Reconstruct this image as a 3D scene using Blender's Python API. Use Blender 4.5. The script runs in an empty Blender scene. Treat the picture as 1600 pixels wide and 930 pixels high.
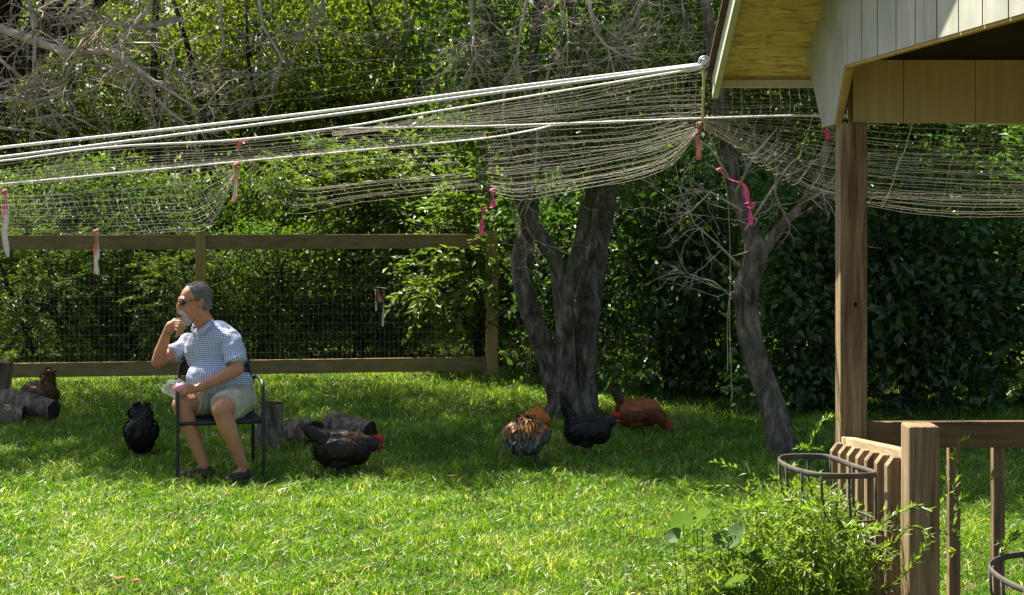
import bpy, math, random
import numpy as np
from mathutils import Vector, Matrix, noise as mnoise

scene = bpy.context.scene
COL = scene.collection

# ------------------------------------------------------------------ camera
CAM_H, FOC, HOR = 1.81, 2400.0, 330.0      # eye height (m), focal length and horizon in photo pixels
cam_data = bpy.data.cameras.new('camera')
cam = bpy.data.objects.new('camera', cam_data)
COL.objects.link(cam)
cam.location = (0, 0, CAM_H)
cam.rotation_euler = (math.radians(90), 0, 0)
cam_data.sensor_width = 36.0
cam_data.lens = 36.0 * FOC / 1600.0
cam_data.shift_y = -(465.0 - HOR) / 1600.0
cam_data.clip_start = 0.05
cam_data.clip_end = 600
scene.camera = cam

# ------------------------------------------------------------------ sky, sun, exposure
SUN = Vector((-0.37, 0.455, 0.81)).normalized()      # towards the sun: high, behind and left
world = bpy.data.worlds.new('World')
scene.world = world
world.use_nodes = True
wn = world.node_tree
sky = wn.nodes.new('ShaderNodeTexSky')
sky.sky_type = 'NISHITA'
sky.sun_disc = False
sky.dust_density = 2.5
sky.ozone_density = 0.6
sky.sun_elevation = math.asin(SUN.z)
sky.sun_rotation = math.atan2(SUN.x, SUN.y)
wn.links.new(sky.outputs[0], wn.nodes['Background'].inputs[0])
wn.nodes['Background'].inputs[1].default_value = 0.065
sun_data = bpy.data.lights.new('sun', 'SUN')
sun_data.energy = 5.0
sun_data.angle = math.radians(0.53)
sun_data.color = (1.0, 0.93, 0.78)
sun = bpy.data.objects.new('sun', sun_data)
COL.objects.link(sun)
sun.rotation_euler = SUN.to_track_quat('Z', 'Y').to_euler()
sun.location = SUN * 40

scene.view_settings.view_transform = 'Standard'
scene.view_settings.look = 'None'
scene.view_settings.exposure = 1.55
scene.view_settings.gamma = 1.0
scene.view_settings.use_curve_mapping = False
cy = scene.cycles
cy.max_bounces = 7
cy.diffuse_bounces = 3
cy.glossy_bounces = 2
cy.transmission_bounces = 5
cy.transparent_max_bounces = 8
cy.caustics_reflective = False
cy.caustics_refractive = False
cy.sample_clamp_indirect = 6.0

random.seed(7)
RNG = np.random.default_rng(11)

def at(px, py, Y):
    """Point seen at photo pixel (px, py) when it stands Y metres in front of the camera."""
    return Vector(((px - 800.0) * Y / FOC, Y, CAM_H - (py - HOR) * Y / FOC))

def gy(py):
    return CAM_H * FOC / (py - HOR)          # distance of flat ground seen at row py

# ------------------------------------------------------------------ mesh helpers
class MB:
    """Collects points and faces, then links them as one mesh object."""
    def __init__(self):
        self.v, self.f, self.n = [], [], 0
    def add(self, verts, faces):
        self.v.append(np.asarray(verts, float).reshape(-1, 3))
        o = self.n
        self.f.extend([tuple(i + o for i in f) for f in faces])
        self.n += len(self.v[-1])
    def box(self, lo, hi, M=None):
        x0, y0, z0 = lo; x1, y1, z1 = hi
        vs = [(x0, y0, z0), (x1, y0, z0), (x1, y1, z0), (x0, y1, z0), (x0, y0, z1), (x1, y0, z1), (x1, y1, z1), (x0, y1, z1)]
        if M is not None:
            vs = [tuple(M @ Vector(p)) for p in vs]
        self.add(vs, [(0, 3, 2, 1), (4, 5, 6, 7), (0, 1, 5, 4), (1, 2, 6, 5), (2, 3, 7, 6), (3, 0, 4, 7)])
    def hexa(self, b, t):
        """b, t: four bottom and four top corners."""
        self.add(list(b) + list(t), [(0, 3, 2, 1), (4, 5, 6, 7), (0, 1, 5, 4), (1, 2, 6, 5), (2, 3, 7, 6), (3, 0, 4, 7)])
    def prism(self, poly, axis, a, b):
        """poly in the two other axes, extruded along axis ('x','y','z') from a to b."""
        n = len(poly)
        def P(p, s):
            return {'x': (s, p[0], p[1]), 'y': (p[0], s, p[1]), 'z': (p[0], p[1], s)}[axis]
        self.add([P(p, a) for p in poly] + [P(p, b) for p in poly],
                 [tuple(range(n))[::-1], tuple(range(n, 2 * n))] + [(i, (i + 1) % n, n + (i + 1) % n, n + i) for i in range(n)])
    def tube(self, pts, rad, sides=6, cap=True, squash=None, twist=0.0):
        pts = [Vector(p) for p in pts]
        n = len(pts)
        if not hasattr(rad, '__len__'):
            rad = [rad] * n
        T = []
        for i in range(n):
            d = pts[min(i + 1, n - 1)] - pts[max(i - 1, 0)]
            T.append(d.normalized() if d.length > 1e-9 else Vector((0, 0, 1)))
        up = Vector((0, 0, 1)) if abs(T[0].z) < 0.9 else Vector((1, 0, 0))
        N = (up - T[0] * up.dot(T[0])).normalized()
        vs = []
        for i in range(n):
            N = (N - T[i] * N.dot(T[i]))
            N = N.normalized() if N.length > 1e-6 else T[i].orthogonal().normalized()
            B = T[i].cross(N)
            for k in range(sides):
                a = 2 * math.pi * k / sides + twist
                c, s = math.cos(a), math.sin(a)
                if squash:
                    s *= squash
                vs.append(pts[i] + N * (c * rad[i]) + B * (s * rad[i]))
        fs = []
        for i in range(n - 1):
            for k in range(sides):
                k2 = (k + 1) % sides
                fs.append((i * sides + k, i * sides + k2, (i + 1) * sides + k2, (i + 1) * sides + k))
        if cap:
            fs.append(tuple(range(sides))[::-1])
            fs.append(tuple(range((n - 1) * sides, n * sides)))
        self.add([tuple(v) for v in vs], fs)
    def ell(self, c, r, M=None, seg=16, rings=10):
        """ellipsoid with half axes r; M: 3x3 rotation."""
        c = Vector(c)
        vs = []
        for i in range(1, rings):
            th = math.pi * i / rings
            for k in range(seg):
                ph = 2 * math.pi * k / seg
                p = Vector((r[0] * math.sin(th) * math.cos(ph), r[1] * math.sin(th) * math.sin(ph), r[2] * math.cos(th)))
                vs.append(tuple(c + (M @ p if M else p)))
        top = Vector((0, 0, r[2])); bot = Vector((0, 0, -r[2]))
        vs.append(tuple(c + (M @ top if M else top))); vs.append(tuple(c + (M @ bot if M else bot)))
        fs = []
        for i in range(rings - 2):
            for k in range(seg):
                k2 = (k + 1) % seg
                fs.append((i * seg + k, (i + 1) * seg + k, (i + 1) * seg + k2, i * seg + k2))
        a = (rings - 1) * seg
        for k in range(seg):
            k2 = (k + 1) % seg
            fs.append((a, k, k2)); fs.append((a + 1, (rings - 2) * seg + k2, (rings - 2) * seg + k))
        self.add(vs, fs)
    def limb(self, pts, rad):
        """round-ended tapered chain for voxel bodies."""
        self.tube(pts, rad, 14)
        for p, r in zip(pts, rad):
            self.ell(p, (r * .995,) * 3, None, 12, 8)
    def mesh(self, name):
        me = bpy.data.meshes.new(name)
        V = np.concatenate(self.v) if self.v else np.zeros((0, 3))
        fill(me, V, self.f)
        return me
    def build(self, name, mat, parent=None, smooth=False, bevel=0.0):
        me = self.mesh(name)
        if smooth:
            me.polygons.foreach_set('use_smooth', np.ones(len(me.polygons), bool))
        o = link(name, me, mat, parent)
        if bevel:
            m = o.modifiers.new('bevel', 'BEVEL'); m.width = bevel; m.segments = 2; m.limit_method = 'ANGLE'
        return o

def fill(me, V, faces):
    V = np.asarray(V, np.float32)
    me.vertices.add(len(V)); me.vertices.foreach_set('co', V.ravel())
    if isinstance(faces, np.ndarray):
        tot = np.full(len(faces), faces.shape[1], np.int32); flat = faces.ravel().astype(np.int32)
    else:
        tot = np.fromiter((len(f) for f in faces), np.int32, len(faces))
        flat = np.fromiter((i for f in faces for i in f), np.int32, int(tot.sum()))
    me.loops.add(len(flat)); me.loops.foreach_set('vertex_index', flat)
    me.polygons.add(len(tot))
    st = np.zeros(len(tot), np.int32); st[1:] = np.cumsum(tot)[:-1]
    me.polygons.foreach_set('loop_start', st)
    me.polygons.foreach_set('use_smooth', np.zeros(len(tot), bool))
    me.update(calc_edges=True)

PENDING = []                                 # objects join the scene at the end (keeps the remeshing of bodies quick)
def link(name, me, mat, parent=None):
    o = bpy.data.objects.new(name, me)
    if mat is not None and me is not None and len(me.materials) == 0:
        me.materials.append(mat)
    PENDING.append(o)
    if parent is not None:
        o.parent = parent
        if parent.type == 'EMPTY' or True:
            o.matrix_parent_inverse = Matrix.Translation(-parent.location) if parent.get('world_parts') else Matrix()
    return o

def thing(name, label, cat, loc=(0, 0, 0), group=None, local=False):
    """Empty at a thing's base; its parts are given in world coordinates unless local."""
    o = bpy.data.objects.new(name, None)
    o.empty_display_size = 0.1
    PENDING.append(o)
    o.location = loc
    if not local:
        o['world_parts'] = 1
    tag(o, label, cat, group)
    return o

def tag(o, label, cat, group=None):
    o['label'] = label; o['category'] = cat
    if group: o['group'] = group
    return o

def structure(o):
    o['kind'] = 'structure'; return o

def voxel(mb, size, smooth=2, wrinkle=None):
    """One continuous skin round all the shapes in mb."""
    me = mb.mesh('tmp')
    o = bpy.data.objects.new('tmp', me)
    sc_ = bpy.data.scenes.new('tmp'); sc_.collection.objects.link(o)       # a scratch scene, so that only this mesh is evaluated
    m = o.modifiers.new('r', 'REMESH'); m.mode = 'VOXEL'; m.voxel_size = size
    if smooth:
        s = o.modifiers.new('s', 'SMOOTH'); s.factor = 0.5; s.iterations = smooth
    with bpy.context.temp_override(scene=sc_, view_layer=sc_.view_layers[0]):
        dg = bpy.context.evaluated_depsgraph_get()
        out = bpy.data.meshes.new_from_object(o.evaluated_get(dg))
    bpy.data.scenes.remove(sc_); bpy.data.objects.remove(o); bpy.data.meshes.remove(me)
    out.polygons.foreach_set('use_smooth', np.ones(len(out.polygons), bool))
    if wrinkle:
        amp, sc = wrinkle
        nv = len(out.vertices)
        C = np.empty(nv * 3, np.float32); out.vertices.foreach_get('co', C); C = C.reshape(-1, 3)
        Nv = np.empty(nv * 3, np.float32); out.vertices.foreach_get('normal', Nv); Nv = Nv.reshape(-1, 3)
        d = np.empty(nv, np.float32)
        for i in range(nv):
            q = Vector((float(C[i, 0]) * sc[0], float(C[i, 1]) * sc[1], float(C[i, 2]) * sc[2]))
            d[i] = mnoise.noise(q) + 0.5 * mnoise.noise(q * 2.3)
        out.vertices.foreach_set('co', (C + Nv * (amp * d)[:, None]).ravel())
        out.update()
    return out

# ------------------------------------------------------------------ materials
def nodes(name):
    m = bpy.data.materials.new(name); m.use_nodes = True
    nt = m.node_tree
    return m, nt, nt.nodes['Principled BSDF']

def N(nt, typ, **kw):
    n = nt.nodes.new(typ)
    for k, v in kw.items():
        setattr(n, k, v)
    return n

def ramp(nt, fac, stops):
    r = N(nt, 'ShaderNodeValToRGB')
    el = r.color_ramp.elements
    while len(el) > 1: el.remove(el[-1])
    el[0].position = stops[0][0]; el[0].color = (*stops[0][1], 1)
    for p, c in stops[1:]:
        e = el.new(p); e.color = (*c, 1)
    nt.links.new(fac, r.inputs[0])
    return r.outputs[0]

def mix(nt, fac, a, b, blend='MIX'):
    m = N(nt, 'ShaderNodeMix', data_type='RGBA', blend_type=blend)
    for i, v in ((0, fac), (6, a), (7, b)):
        if hasattr(v, 'node'): nt.links.new(v, m.inputs[i])
        elif i == 0: m.inputs[0].default_value = v
        else: m.inputs[i].default_value = (*v, 1)
    return m.outputs[2]

def coords(nt, scale=(1, 1, 1), rot=(0, 0, 0), src='Object'):
    tc = N(nt, 'ShaderNodeTexCoord'); mp = N(nt, 'ShaderNodeMapping')
    mp.inputs['Scale'].default_value = scale; mp.inputs['Rotation'].default_value = rot
    nt.links.new(tc.outputs[src], mp.inputs[0])
    return mp.outputs[0]

def noise_tex(nt, vec, scale, detail=4, rough=0.55, dist=0.0):
    n = N(nt, 'ShaderNodeTexNoise')
    n.inputs['Scale'].default_value = scale; n.inputs['Detail'].default_value = detail
    n.inputs['Roughness'].default_value = rough; n.inputs['Distortion'].default_value = dist
    if vec is not None: nt.links.new(vec, n.inputs['Vector'])
    return n.outputs['Fac']

def bump(nt, bsdf, h, strength=0.4, dist=0.01):
    b = N(nt, 'ShaderNodeBump'); b.inputs['Strength'].default_value = strength; b.inputs['Distance'].default_value = dist
    nt.links.new(h, b.inputs['Height']); nt.links.new(b.outputs[0], bsdf.inputs['Normal'])

def leaf_mat(name, stops, trans=0.45, gloss=0.035, rough=0.42, tint=(1.5, 1.6, 0.55)):
    """Thin leaf: diffuse + light shining through + a waxy glint. Colour differs leaf by leaf (attribute rnd)."""
    m = bpy.data.materials.new(name); m.use_nodes = True
    nt = m.node_tree; nt.nodes.remove(nt.nodes['Principled BSDF'])
    at_ = N(nt, 'ShaderNodeAttribute', attribute_name='rnd')
    col = ramp(nt, at_.outputs['Fac'], stops)
    d = N(nt, 'ShaderNodeBsdfDiffuse'); t = N(nt, 'ShaderNodeBsdfTranslucent'); g = N(nt, 'ShaderNodeBsdfGlossy')
    nt.links.new(col, d.inputs[0])
    nt.links.new(mix(nt, 1.0, col, tint, 'MULTIPLY'), t.inputs[0])
    g.inputs['Roughness'].default_value = rough
    g.inputs['Color'].default_value = (0.9, 0.95, 0.9, 1)
    m1 = N(nt, 'ShaderNodeMixShader'); m1.inputs[0].default_value = trans
    nt.links.new(d.outputs[0], m1.inputs[1]); nt.links.new(t.outputs[0], m1.inputs[2])
    m2 = N(nt, 'ShaderNodeMixShader'); m2.inputs[0].default_value = gloss
    nt.links.new(m1.outputs[0], m2.inputs[1]); nt.links.new(g.outputs[0], m2.inputs[2])
    nt.links.new(m2.outputs[0], nt.nodes['Material Output'].inputs[0])
    return m

def wood_mat(name, dark, light, axis='z', grain=26.0, rough=0.8, knots=0.0, blotch=0.35, bumpy=0.3):
    m, nt, b = nodes(name)
    sc = {'x': (0.06, 1, 1), 'y': (1, 0.06, 1), 'z': (1, 1, 0.06)}[axis]
    v = coords(nt, sc)
    g = noise_tex(nt, v, grain, 6, 0.65, 0.6)
    g2 = noise_tex(nt, coords(nt), 5, 4)
    g3 = noise_tex(nt, v, grain * 5, 3)
    c = ramp(nt, g, [(0.32, dark), (0.68, light)])
    c = mix(nt, mixfac(nt, g2, 0.35, 0.75, blotch), c, tuple(x * 0.5 for x in dark))
    c = mix(nt, mixfac(nt, g3, 0.5, 0.8, 0.3), c, light)
    nt.links.new(c, b.inputs['Base Color'])
    b.inputs['Roughness'].default_value = rough
    b.inputs['Specular IOR Level'].default_value = 0.2
    bump(nt, b, g, bumpy, 0.004)
    return m

def mixfac(nt, v, lo, hi, top=1.0):
    r = N(nt, 'ShaderNodeMapRange'); r.inputs[1].default_value = lo; r.inputs[2].default_value = hi; r.inputs[4].default_value = top
    nt.links.new(v, r.inputs[0])
    return r.outputs[0]

def plain(name, col, rough=0.6, var=0.25, scale=20.0, metal=0.0, spec=0.3, bumpy=0.0):
    m, nt, b = nodes(name)
    f = noise_tex(nt, coords(nt), scale, 4)
    nt.links.new(ramp(nt, f, [(0.3, tuple(c * (1 - var) for c in col)), (0.7, tuple(min(1, c * (1 + var)) for c in col))]), b.inputs['Base Color'])
    b.inputs['Roughness'].default_value = rough; b.inputs['Metallic'].default_value = metal
    b.inputs['Specular IOR Level'].default_value = spec
    if bumpy: bump(nt, b, f, bumpy, 0.01)
    return m

def bark_mat(name, dark, light, moss=0.0):
    m, nt, b = nodes(name)
    v = coords(nt, (1, 1, 0.35))
    f = noise_tex(nt, v, 14, 8, 0.7, 0.5)
    vo = N(nt, 'ShaderNodeTexVoronoi'); vo.inputs['Scale'].default_value = 24; nt.links.new(v, vo.inputs['Vector'])
    big = noise_tex(nt, coords(nt), 3.5, 4)
    c = ramp(nt, f, [(0.36, dark), (0.55, tuple(.6 * x + .4 * y for x, y in zip(dark, light))), (0.68, light)])
    if moss:
        c = mix(nt, mixfac(nt, big, 0.5, 0.68, moss), c, (0.07, 0.085, 0.02))
    nt.links.new(c, b.inputs['Base Color']); b.inputs['Roughness'].default_value = 0.95
    b.inputs['Specular IOR Level'].default_value = 0.1
    a = N(nt, 'ShaderNodeMath', operation='ADD'); nt.links.new(f, a.inputs[0]); nt.links.new(vo.outputs['Distance'], a.inputs[1])
    bump(nt, b, a.outputs[0], 0.9, 0.03)
    return m

M = {}
M['soil'] = plain('soil and thatch', (0.070, 0.066, 0.024), 0.95, 0.4, 6, 0, 0.05, 0.4)
M['grass'] = leaf_mat('grass blade', [(0.0, (0.034, 0.115, 0.006)), (0.35, (0.085, 0.20, 0.010)), (0.7, (0.19, 0.29, 0.022)), (0.88, (0.38, 0.40, 0.09)), (1.0, (0.66, 0.63, 0.36))], 0.48, 0.035, 0.40)
M['leaf_mid'] = leaf_mat('hedge leaf', [(0.0, (0.032, 0.070, 0.008)), (0.5, (0.07, 0.13, 0.014)), (1.0, (0.14, 0.20, 0.025))], 0.48)
M['leaf_yellow'] = leaf_mat('yellow green leaf', [(0.0, (0.05, 0.085, 0.008)), (0.5, (0.12, 0.17, 0.012)), (1.0, (0.24, 0.27, 0.028))], 0.55)
M['leaf_dark'] = leaf_mat('dark glossy leaf', [(0.0, (0.030, 0.075, 0.020)), (0.6, (0.065, 0.135, 0.030)), (1.0, (0.13, 0.20, 0.045))], 0.45, 0.04, 0.40)
M['leaf_bright'] = leaf_mat('bright compound leaf', [(0.0, (0.05, 0.10, 0.010)), (0.5, (0.10, 0.165, 0.018)), (1.0, (0.19, 0.23, 0.035))], 0.48)
M['needle'] = leaf_mat('conifer frond', [(0.0, (0.035, 0.070, 0.012)), (0.6, (0.08, 0.13, 0.018)), (1.0, (0.17, 0.21, 0.032))], 0.42)
M['leaf_weed'] = leaf_mat('feathery weed leaf', [(0.0, (0.08, 0.15, 0.014)), (0.5, (0.15, 0.24, 0.025)), (1.0, (0.28, 0.34, 0.07))], 0.52)
M['leaf_broad'] = leaf_mat('broad weed leaf', [(0.0, (0.07, 0.14, 0.045)), (1.0, (0.13, 0.20, 0.08))], 0.35, 0.012, 0.6)
M['bark'] = bark_mat('grey bark', (0.042, 0.032, 0.021), (0.38, 0.325, 0.24), 0.5)
M['bark_dark'] = bark_mat('dark bark', (0.018, 0.015, 0.011), (0.075, 0.062, 0.048), 0.3)
M['twig'] = plain('bare grey twig', (0.44, 0.37, 0.275), 0.9, 0.45, 9, 0, 0.1)
M['log'] = bark_mat('weathered log', (0.08, 0.063, 0.046), (0.52, 0.42, 0.30), 0.0)
M['log_end'] = plain('sawn log end', (0.035, 0.028, 0.02), 0.95, 0.5, 30, 0, 0.1, 0.4)
M['fence_wood'] = wood_mat('fence timber', (0.20, 0.145, 0.06), (0.36, 0.27, 0.125), 'x')
M['fence_post'] = wood_mat('fence post timber', (0.33, 0.22, 0.07), (0.56, 0.40, 0.15), 'z')
M['rail_wood'] = wood_mat('rail timber along y', (0.26, 0.185, 0.10), (0.54, 0.44, 0.28), 'y', 34)
M['rail_wood_x'] = wood_mat('rail timber along x', (0.09, 0.056, 0.026), (0.26, 0.18, 0.095), 'x', 34)
M['post_wood'] = wood_mat('post timber', (0.105, 0.064, 0.032), (0.40, 0.295, 0.18), 'z', 38, 0.8, 0, 0.3, 0.4)
M['wire'] = plain('galvanised wire', (0.30, 0.29, 0.22), 0.6, 0.2, 10, 0.1)
M['rope'] = plain('white rope', (0.80, 0.80, 0.78), 0.7, 0.08, 90, 0, 0.2, 0.3)
M['rope_yellow'] = plain('yellow cord', (0.50, 0.50, 0.19), 0.7, 0.1, 90)
M['net'] = plain('netting strand', (0.34, 0.31, 0.25), 0.7, 0.25, 6, 0, 0.2)
M['pink'] = plain('pink tape', (0.80, 0.09, 0.27), 0.45, 0.12, 30)
M['pale_pink'] = plain('faded pink tape', (0.72, 0.21, 0.17), 0.5, 0.15, 25)
M['white_tape'] = plain('white tape', (0.74, 0.68, 0.68), 0.5, 0.1, 25)
M['iron'] = plain('weathered iron', (0.10, 0.09, 0.075), 0.75, 0.3, 30, 0.2, 0.3, 0.2)
M['chair'] = plain('black painted metal', (0.018, 0.022, 0.028), 0.4, 0.2, 20, 0.0, 0.5)
M['galv'] = plain('galvanised ring', (0.55, 0.58, 0.6), 0.35, 0.15, 30, 0.8)

def siding():
    m, nt, b = nodes('painted siding')
    v = coords(nt, (1, 1, 0.08))
    f = noise_tex(nt, v, 30, 6, 0.7, 0.4); g = noise_tex(nt, coords(nt), 6, 5)
    c = ramp(nt, g, [(0.3, (0.30, 0.31, 0.265)), (0.7, (0.45, 0.455, 0.395))])
    c = mix(nt, mixfac(nt, f, 0.5, 0.72, 0.6), c, (0.30, 0.27, 0.21))
    h_ = noise_tex(nt, coords(nt, (1, 1, 0.25)), 9, 5, 0.7)
    c = mix(nt, mixfac(nt, h_, 0.56, 0.7, 0.55), c, (0.17, 0.15, 0.11))
    nt.links.new(c, b.inputs['Base Color']); b.inputs['Roughness'].default_value = 0.75
    bump(nt, b, f, 0.35, 0.003)
    return m
M['siding'] = siding()
M['header'] = wood_mat('olive painted header', (0.43, 0.345, 0.18), (0.54, 0.44, 0.25), 'z', 20, 0.8, 0, 0.15, 0.15)
M['trim'] = wood_mat('painted trim', (0.42, 0.38, 0.27), (0.55, 0.51, 0.38), 'x', 20, 0.75, 0, 0.12, 0.15)
M['barge'] = wood_mat('barge board paint', (0.40, 0.44, 0.34), (0.52, 0.55, 0.45), 'y', 20, 0.7, 0, 0.15, 0.15)
M['shingle'] = plain('brown asphalt shingle', (0.10, 0.075, 0.055), 0.9, 0.4, 60, 0, 0.1, 0.3)

def osb():
    m, nt, b = nodes('oriented strand board')
    vo = N(nt, 'ShaderNodeTexVoronoi'); vo.inputs['Scale'].default_value = 1.0
    nz = N(nt, 'ShaderNodeTexNoise'); nz.inputs['Scale'].default_value = 9
    cc = coords(nt, (22, 85, 22))
    add = N(nt, 'ShaderNodeMix', data_type='RGBA', blend_type='LINEAR_LIGHT'); add.inputs[0].default_value = 0.9
    nt.links.new(coords(nt), nz.inputs['Vector'])
    nt.links.new(cc, add.inputs[6]); nt.links.new(nz.outputs['Color'], add.inputs[7]); nt.links.new(add.outputs[2], vo.inputs['Vector'])
    sep = N(nt, 'ShaderNodeSeparateColor'); nt.links.new(vo.outputs['Color'], sep.inputs[0])
    c = ramp(nt, sep.outputs[0], [(0.0, (0.30, 0.21, 0.06)), (0.25, (0.46, 0.35, 0.11)), (0.8, (0.58, 0.46, 0.17)), (1.0, (0.66, 0.54, 0.24))])
    nt.links.new(c, b.inputs['Base Color']); b.inputs['Roughness'].default_value = 0.7
    return m
M['osb'] = osb()

# ================================================================== ground and lawn
mb = MB()
gx = [-300, -40, -14, 14, 40, 300]; gyy = [-60, 4, 24, 60, 500]
mb.add([(x, y, 0) for y in gyy for x in gx], [(j * 6 + i, j * 6 + i + 1, (j + 1) * 6 + i + 1, (j + 1) * 6 + i) for j in range(4) for i in range(5)])
structure(mb.build('ground', M['soil']))

def lowfreq(x, y, seed, k=7, f=1.0):
    r = np.random.default_rng(seed)
    s = np.zeros_like(x)
    for _ in range(k):
        a = r.uniform(0, 6.283); w = f * r.uniform(0.5, 2.2); p = r.uniform(0, 6.283)
        s += np.sin((x * math.cos(a) + y * math.sin(a)) * w * 2.0 + p + 1.5 * np.sin((x * math.sin(a) - y * math.cos(a)) * w + p * 2))
    return s / k

def blades(n, y0, y1, margin, width, height, seed, inner=None):
    """n grass blades as 5 points each, bent, in the wedge of lawn between distances y0 and y1."""
    r = np.random.default_rng(seed)
    y = np.sqrt(r.uniform(y0 * y0, y1 * y1, n))
    half = y * 800 / FOC + margin
    x = r.uniform(-1, 1, n) * half
    k = r.random(n) < np.clip(.95 + 1.1 * lowfreq(x, y, 9, 6, 13.0), .3, 1); x, y = x[k], y[k]; n = len(x)     # tufts and thin spots
    if inner is not None:                      # only the strips beside the view
        k = np.abs(x) > y * 800 / FOC + inner; x, y = x[k], y[k]; n = len(x)
    lf = lowfreq(x, y, 3, 8, 2.4); lf2 = lowfreq(x, y, 5, 6, 9.0)
    h = height * np.clip(1.0 + 0.5 * lf + 0.8 * lf2, 0.35, 2.2) * r.uniform(0.55, 1.35, n)
    w = width * r.uniform(0.7, 1.4, n)
    az = r.uniform(0, 6.283, n) + 0.8 * lf2
    fc = r.uniform(0, 6.283, n)
    lean = r.uniform(0.3, 1.7, n) * h
    dx, dy = np.cos(az) * lean, np.sin(az) * lean
    wx, wy = np.cos(fc) * w * 0.5, np.sin(fc) * w * 0.5
    V = np.empty((n, 5, 3))
    V[:, 0] = np.stack([x - wx, y - wy, np.zeros(n)], 1)
    V[:, 1] = np.stack([x + wx, y + wy, np.zeros(n)], 1)
    V[:, 2] = np.stack([x + wx * .8 + dx * .3, y + wy * .8 + dy * .3, h * .62], 1)
    V[:, 3] = np.stack([x - wx * .8 + dx * .3, y - wy * .8 + dy * .3, h * .62], 1)
    V[:, 4] = np.stack([x + dx, y + dy, h * r.uniform(.75, 1.0, n)], 1)
    b = (np.arange(n) * 5)[:, None]
    T = np.concatenate([b + np.array([[0, 1, 2]]), b + np.array([[0, 2, 3]]), b + np.array([[3, 2, 4]])], 1).reshape(-1, 3)
    rn = np.clip(0.42 + 0.30 * lf + 0.20 * lf2 + r.normal(0, 0.17, n), 0, 1)
    pale = r.random(n) < 0.04 + 0.22 * (lowfreq(x, y, 14, 6, 6.0) > 0.28)
    rn[pale] = r.uniform(0.86, 1.0, pale.sum())
    return V.reshape(-1, 3), T, np.repeat(rn, 3)

def cards(name, chunks, mat, parent=None):
    Vs, Ts, Rs, o = [], [], [], 0
    for V, T, R in chunks:
        Vs.append(V); Ts.append(T + o); Rs.append(R); o += len(V)
    me = bpy.data.meshes.new(name)
    fill(me, np.concatenate(Vs), np.concatenate(Ts))
    a = me.attributes.new('rnd', 'FLOAT', 'FACE'); a.data.foreach_set('value', np.concatenate(Rs).astype(np.float32))
    return link(name, me, mat, parent)

g = cards('grass', [blades(16000, 5.4, 10.5, 0.5, 0.010, 0.050, 31), blades(9000, 10.5, 16.0, 0.5, 0.011, 0.06, 32), blades(70000, 5.0, 18.0, 2.4, 0.0085, 0.055, 33, inner=0.5), blades(140000, 5.4, 9.8, 0.5, 0.0052, 0.044, 21),
                    blades(105000, 9.8, 13.2, 0.5, 0.0062, 0.052, 22),
                    blades(62000, 13.2, 17.0, 0.6, 0.0075, 0.060, 23),
                    blades(30000, 17.0, 24.0, 1.0, 0.010, 0.080, 24)], M['grass'])
g['kind'] = 'stuff'; g['label'] = 'short mown green lawn grass'; g['category'] = 'grass'

# ================================================================== pavilion (upper right)
H = CAM_H
PX = 1.115                                   # plane of the gable siding
pav = thing('pavilion', 'open wooden pavilion with painted gable siding and corner post, upper right', 'pavilion', (PX + 0.06, 5.33, 0))
RIDGE_Y, SL = 3.55, 0.49
M['groove'] = plain('groove dirt and shade', (0.06, 0.055, 0.045), 0.95, 0.3, 20, 0, 0.05)
def roof_z(y, base=0.587, y0=5.82):          # underside of the roof deck
    return H + base + SL * (y0 - y) if y >= RIDGE_Y else H + base + SL * (y0 - RIDGE_Y) - SL * (RIDGE_Y - y)
def low_z(y):                                # lower edge of the gable siding
    return H + 0.489 - (5.15 - y) * 0.032
grooves = [5.10, 4.896, 4.686, 4.46, 4.248, 4.033, 3.836, 3.641, 3.45, 3.25, 3.05, 2.85]
mb = MB()
mb.prism([(5.815, roof_z(5.82) - .03), (5.775, H + .545), (5.52, H + .302), (5.312, H + .30), (5.15, H + .489), (5.103, low_z(5.103)), (5.103, roof_z(5.103) - .002), (5.815, roof_z(5.815) - .002)], 'x', PX, PX + .016)
mb.build('siding_board', M['siding'], pav)
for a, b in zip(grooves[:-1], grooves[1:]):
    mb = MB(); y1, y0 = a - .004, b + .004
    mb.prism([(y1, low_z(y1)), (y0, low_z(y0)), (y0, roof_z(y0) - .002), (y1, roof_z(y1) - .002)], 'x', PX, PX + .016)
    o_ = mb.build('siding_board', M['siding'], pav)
    o_.data.materials.append(M['groove']); o_.data.polygons[3].material_index = 1; o_.data.polygons[5].material_index = 1   # groove flanks coloured dark: grime plus painted shade of the recess
mb = MB()                                    # sheathing behind the grooves
mb.prism([(5.75, H + .56), (5.5, H + .315), (5.33, H + .315), (5.14, H + .50), (2.86, low_z(2.86) + .01), (2.86, roof_z(2.86) - .01), (RIDGE_Y, roof_z(RIDGE_Y) - .01), (5.75, roof_z(5.75) - .01)], 'x', PX + .0165, PX + .034)
mb.build('sheathing', M['header'], pav)
mb = MB()                                    # trim along the cut edge
for p, q in (((5.312, H + .30), (5.15, H + .489)), ((5.15, H + .489), (2.9, low_z(2.9)))):
    d = (Vector(q) - Vector(p)).normalized(); n_ = Vector((-d.y, d.x)) * .008
    mb.prism([(p[0] - n_.x, p[1] - n_.y), (q[0] - n_.x, q[1] - n_.y), (q[0] + n_.x, q[1] + n_.y), (p[0] + n_.x, p[1] + n_.y)], 'x', PX + .004, PX + .022)
mb.build('edge_trim', M['fence_post'], pav)
XB = [PX + .062, 1.352, 1.60, 1.848, 2.096, 2.6, 3.1, 3.6]           # header facing the camera, in panels
for i, (a, b) in enumerate(zip(XB[:-1], XB[1:])):
    mb = MB(); mb.box((a + .0012, 5.305, H + .305), (b - .0012, 5.325, H + .522))
    mb.build('header_panel', M['header'], pav)
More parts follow.
